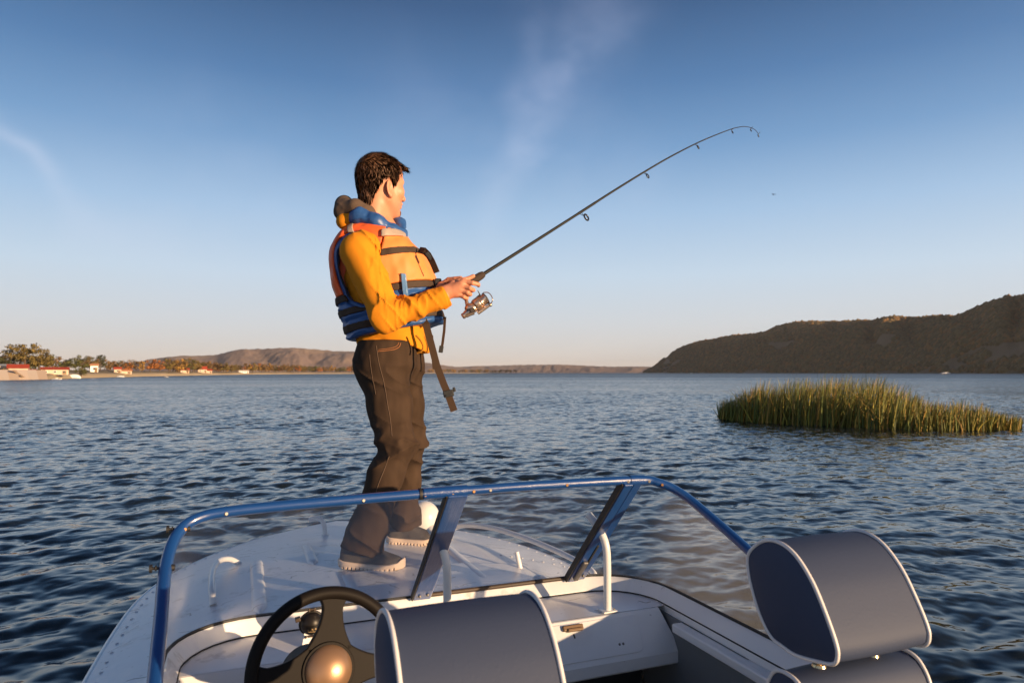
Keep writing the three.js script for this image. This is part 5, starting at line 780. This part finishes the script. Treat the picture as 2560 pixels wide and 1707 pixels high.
// ---------------------------------------------------------------- fishing rod with its spinning reel
{
  const rodRoot = [-0.2527, 1.8356, -3.035], rod = thing('fishing_rod', 'long black fishing rod with silver reel held in the hands, tip bent down', 'fishing rod', rodRoot, 0);
  const R = (p) => [p[0] - rodRoot[0], p[1] - rodRoot[1], p[2] - rodRoot[2]];
  const line = [[-0.1578, 1.893, -3.04], [-0.1295, 1.9145, -3.06], [0.0946, 2.0816, -3.2], [0.3398, 2.2633, -3.34], [0.5109, 2.3897, -3.43], [0.6923, 2.5184, -3.52], [0.8446, 2.6203, -3.59], [1.0053, 2.7194, -3.67], [1.1221, 2.7816, -3.72], [1.2319, 2.8356, -3.77], [1.2879, 2.8564, -3.795], [1.3202, 2.8644, -3.81], [1.3588, 2.8639, -3.825], [1.3924, 2.8542, -3.84], [1.4131, 2.8337, -3.85]].map(R);
  const curve = new THREE.CatmullRomCurve3(line.map((p) => V3(...p)), false, 'catmullrom', 0.5), n = 160, P = curve.getSpacedPoints(n), fr = curve.computeFrenetFrames(n, false);
  const blankG = gridGeometry(10, n, (u, v) => { const i = Math.round(v * n), a = u * 2 * Math.PI, r = 0.0070 * Math.pow(1 - v, 0.85) + 0.0013 + (Math.abs(v - 0.36) < 0.03 ? 0.0006 : 0), q = P[i].clone().addScaledVector(fr.normals[i], Math.cos(a) * r).addScaledVector(fr.binormals[i], Math.sin(a) * r); return [q.x, q.y, q.z, u, v * 20]; });
  obj('blank', blankG, phys([0.010, 0.009, 0.008], 0.45, { specularIntensity: 0.4 }), rod);
  const matGrip = std([0.040, 0.024, 0.016], 0.85), dir = V3(...R([-0.1295, 1.9145, -3.06])).sub(V3(...R([-0.2229, 1.8449, -3]))).normalize();
  const lathe = (prof, at, axis) => { const g = new THREE.LatheGeometry(prof.map(([r, y]) => new THREE.Vector2(r, y)), 24); g.applyQuaternion(new THREE.Quaternion().setFromUnitVectors(V3(0, 1, 0), axis)); g.translate(...at); return g; };
  const gripA = R([-0.1877, 1.8707, -3.02]), gripB = R([-0.1275, 1.9155, -3.06]), gd = V3(...gripB).sub(V3(...gripA)), gl = gd.length(); gd.normalize();
  obj('foregrip', lathe([[0.0, -0.002], [0.013, 0], [0.016, 0.012], [0.0185, gl * 0.45], [0.0175, gl * 0.8], [0.014, gl * 0.97], [0.009, gl], [0, gl]], gripA, gd), matGrip, rod);
  const butt = R([-0.3776, 1.7668, -3.09]); obj('rear_grip', bar(butt, gripA, 0.0135, 0.0125, 18), matGrip, rod);
  for (const t of [0.03, 0.05, 0.09, 0.155]) { const p = curve.getPointAt(t), d = curve.getTangentAt(t), q = p.clone().addScaledVector(d, 0.006); obj('thread_wrap', bar(p.toArray(), q.toArray(), 0.0078 - t * 0.008, 0.0078 - t * 0.008, 12), std([0.5, 0.38, 0.16], 0.35, { metalness: 0.7 }), rod); }
  const matRing = phys([0.02, 0.018, 0.016], 0.25, { clearcoat: 0.5 });
  const guide = (at, ring, r, h) => { // frame wires from the blank to a ring hanging below it
    const p = V3(...R(at)), c = V3(...R(ring)), d = c.clone().sub(p), g = new THREE.TorusGeometry(r, r * 0.26, 8, 26); const t = new THREE.Quaternion().setFromUnitVectors(V3(0, 0, 1), V3(0.72, 0.36, 0.62).normalize()); g.applyQuaternion(t); g.translate(c.x, c.y, c.z);
    const o = obj('guide', g, matRing, rod), top = c.clone().addScaledVector(d.clone().normalize(), -r); obj('guide_frame', [bar(p.toArray(), top.toArray(), 0.0017, 0.0014, 6), bar(p.clone().add(V3(0.012, 0.008, 0)).toArray(), top.toArray(), 0.0014, 0.0012, 6)], matRing, o); };
  guide([0.3307, 2.2557, -3.335], [0.3671, 2.2361, -3.335], 0.0165, 1); guide([0.6864, 2.515, -3.52], [0.7089, 2.4966, -3.52], 0.0118, 1); guide([0.9995, 2.7157, -3.67], [1.0159, 2.6989, -3.67], 0.0100, 1); guide([1.2304, 2.8339, -3.77], [1.2375, 2.8178, -3.77], 0.0078, 1); guide([1.36, 2.8626, -3.825], [1.361, 2.8475, -3.825], 0.0068, 1); guide([1.4107, 2.8401, -3.85], [1.4117, 2.8249, -3.85], 0.0072, 1);
  // reel
  const reel = new THREE.Group(); reel.name = 'spinning_reel'; rod.add(reel);
  const matReel = phys([0.62, 0.46, 0.34], 0.28, { metalness: 0.85 }), matReelDark = std([0.05, 0.04, 0.035], 0.4), foot = R([-0.2094, 1.8314, -3]), neck = R([-0.1967, 1.7682, -2.985]), body = R([-0.1792, 1.7524, -2.98]), tail = R([-0.2168, 1.7156, -2.975]), spoolA = R([-0.1662, 1.7624, -2.985]), spoolB = R([-0.1056, 1.8044, -3]);
  obj('stem', [bar(foot, neck, 0.0065, 0.0085, 12), bar(neck, body, 0.009, 0.014, 12)], matReel, reel);
  const ax = V3(...spoolB).sub(V3(...spoolA)), sl = ax.length(); ax.normalize();
  obj('gear_body', [new THREE.SphereGeometry(0.024, 20, 14).scale(1.2, 1, 0.9).translate(...body), lathe([[0, 0], [0.012, 0.0], [0.0135, 0.004], [0.0125, 0.014], [0.016, 0.016], [0.017, 0.03], [0.022, 0.05]], tail, ax)], matReel, reel);
  obj('rotor', lathe([[0, 0], [0.024, 0], [0.027, 0.006], [0.028, 0.022], [0.0275, 0.030], [0, 0.030]], spoolA, ax), matReel, reel);
  const s1 = V3(...spoolA).addScaledVector(ax, 0.030).toArray(); obj('spool', lathe([[0, 0.0], [0.0265, 0.0], [0.0275, 0.003], [0.0262, 0.007], [0.0245, 0.009], [0.0245, 0.026], [0.0275, 0.029], [0.0275, 0.033], [0.018, 0.036], [0, 0.036]], s1, ax), phys([0.68, 0.50, 0.38], 0.22, { metalness: 0.9 }), reel);
  obj('spool_lip', lathe([[0.0278, 0.030], [0.0288, 0.032], [0.0278, 0.0345], [0.022, 0.0365]], s1, ax), matReelDark, reel);
  obj('drag_knob', bar(R([-0.172, 1.7424, -2.955]), R([-0.169, 1.7406, -2.935]), 0.012, 0.010, 18), matReelDark, reel);
  obj('rotor_arm', [bar(R([-0.1505, 1.7313, -2.98]), R([-0.1031, 1.7643, -2.985]), 0.009, 0.007, 10), new THREE.SphereGeometry(0.009, 12, 8).translate(...R([-0.0955, 1.7682, -2.985]))], matReel, reel);
  obj('bail', tube([R([-0.0934, 1.7715, -2.98]), R([-0.0855, 1.7858, -2.97]), R([-0.0895, 1.8054, -2.975]), R([-0.1053, 1.8225, -2.99]), R([-0.1268, 1.8237, -3])], 0.0022, 24, 6), matReel, reel);
  obj('bail_arm', [bar(R([-0.1589, 1.7956, -2.99]), R([-0.1397, 1.8109, -2.99]), 0.005, 0.006, 8), bar(R([-0.1397, 1.8109, -2.99]), R([-0.151, 1.8315, -2.985]), 0.003, 0.0015, 8)], matReelDark, reel);
  obj('crank', tube([R([-0.1926, 1.7707, -3.01]), R([-0.203, 1.7707, -3.05]), R([-0.2083, 1.7885, -3.07]), R([-0.211, 1.8093, -3.08])], 0.005, 16, 8), matReelDark, reel);
}

// ---------------------------------------------------------------- reeds on the right, one dense stand
{
  seed(3131); const pos = [], col = [], nor = [], idx = [];
  const C = 27.4885, span = [[16.817, 20.6], [36.536, 20.4]];
  const front = [[16.817, 20.9], [18.4757, 20.0], [21.6969, 19.2], [26.2678, 18.8], [29.4087, 18.6], [33.1421, 19.0], [35.6293, 19.8], [36.5831, 20.4]];
  const high = [[16.817, 0.62], [18.4757, 0.9], [20.4244, 1.18], [24.7804, 1.32], [27.718, 1.28], [29.4087, 1.05], [30.5056, 0.78], [32.1056, 0.72], [33.9038, 0.62], [35.6293, 0.46], [36.5831, 0.3]];
  const blades = 6200;
  for (let b = 0; b < blades; b++) {
    const a = mixf(16.8839, 36.5124, rnd()), near = smoothTable(front, a) * 1.085, depth = 0.4 + 5.2 * Math.pow(Math.sin(clamp((a - 16.817) / (36.5831 - 16.817), 0.02, 0.98) * Math.PI), 0.7), r = near + depth * rnd(), [bx, bz] = polar(a + rr(-0.15, 0.15), r);
    const H = smoothTable(high, a) * (rnd() < 0.3 ? rr(0.3, 0.8) : rr(0.75, 1.08)) * (1 + 0.16 * noise3(a * 1.6, r * 0.6, 3)), la = rr(0, 6.28), lean = rr(0.02, 0.34) + (rnd() < 0.2 ? rr(0.2, 0.8) : 0), lx = Math.cos(la) * lean + 0.16, lz = Math.sin(la) * lean, w = rr(0.007, 0.018), fa = rr(0, 3.14), fx = Math.cos(fa), fz = Math.sin(fa), bend = rr(0.8, 2.2);
    const k = rr(0.45, 1.35), dry = rnd(), c = dry < 0.22 ? [0.36 * k, 0.21 * k, 0.032 * k] : dry < 0.6 ? [0.25 * k, 0.215 * k, 0.026 * k] : [0.13 * k, 0.155 * k, 0.026 * k], o = pos.length / 3, N = 5;
    for (let i = 0; i <= N; i++) { const t = i / N, s = Math.pow(t, bend), x = bx + lx * H * s, z = bz + lz * H * s, y = -0.15 + (H + 0.15) * (t - 0.18 * lean * s * t), ww = w * (1 - 0.9 * t * t); pos.push(x - fx * ww, y, z - fz * ww, x + fx * ww, y, z + fz * ww); col.push(...c, ...c); nor.push(-fz, 0.25, fx, -fz, 0.25, fx); if (i) { const q = o + i * 2; idx.push(q - 2, q - 1, q + 1, q - 2, q + 1, q); } }
  }
  const g = new THREE.BufferGeometry(); g.setAttribute('position', new THREE.Float32BufferAttribute(pos, 3)); g.setAttribute('color', new THREE.Float32BufferAttribute(col, 3)); g.setIndex(idx); g.computeVertexNormals();
  const reeds = obj('reed_bed', g, phys([1, 1, 1], 0.7, { vertexColors: true, side: THREE.DoubleSide })); tag(reeds, 'dense stand of green and yellow reeds growing from the water', 'reeds', null, 'stuff');
}
// a bird far off in the sky, right of the rod tip
{
  const at = [24.0223, 17.8114, -62], b = thing('bird', 'small dark bird flying in the open sky right of the rod tip', 'bird', at, 0.3), m = std([0.05, 0.055, 0.07], 0.8);
  obj('torso', new THREE.SphereGeometry(0.05, 12, 8).scale(0.7, 0.7, 1.9), m, b);
  for (const s of [-1, 1]) obj('wing', gridGeometry(6, 2, (u, v) => [s * (0.02 + 0.20 * u), 0.04 + 0.075 * Math.sin(u * 1.9) - 0.10 * u * u, (v - 0.5) * 0.13 * (1 - 0.6 * u) + 0.04 * u]), std([0.06, 0.065, 0.08], 0.8, { side: THREE.DoubleSide }), b);
}
renderer.render(scene, camera);
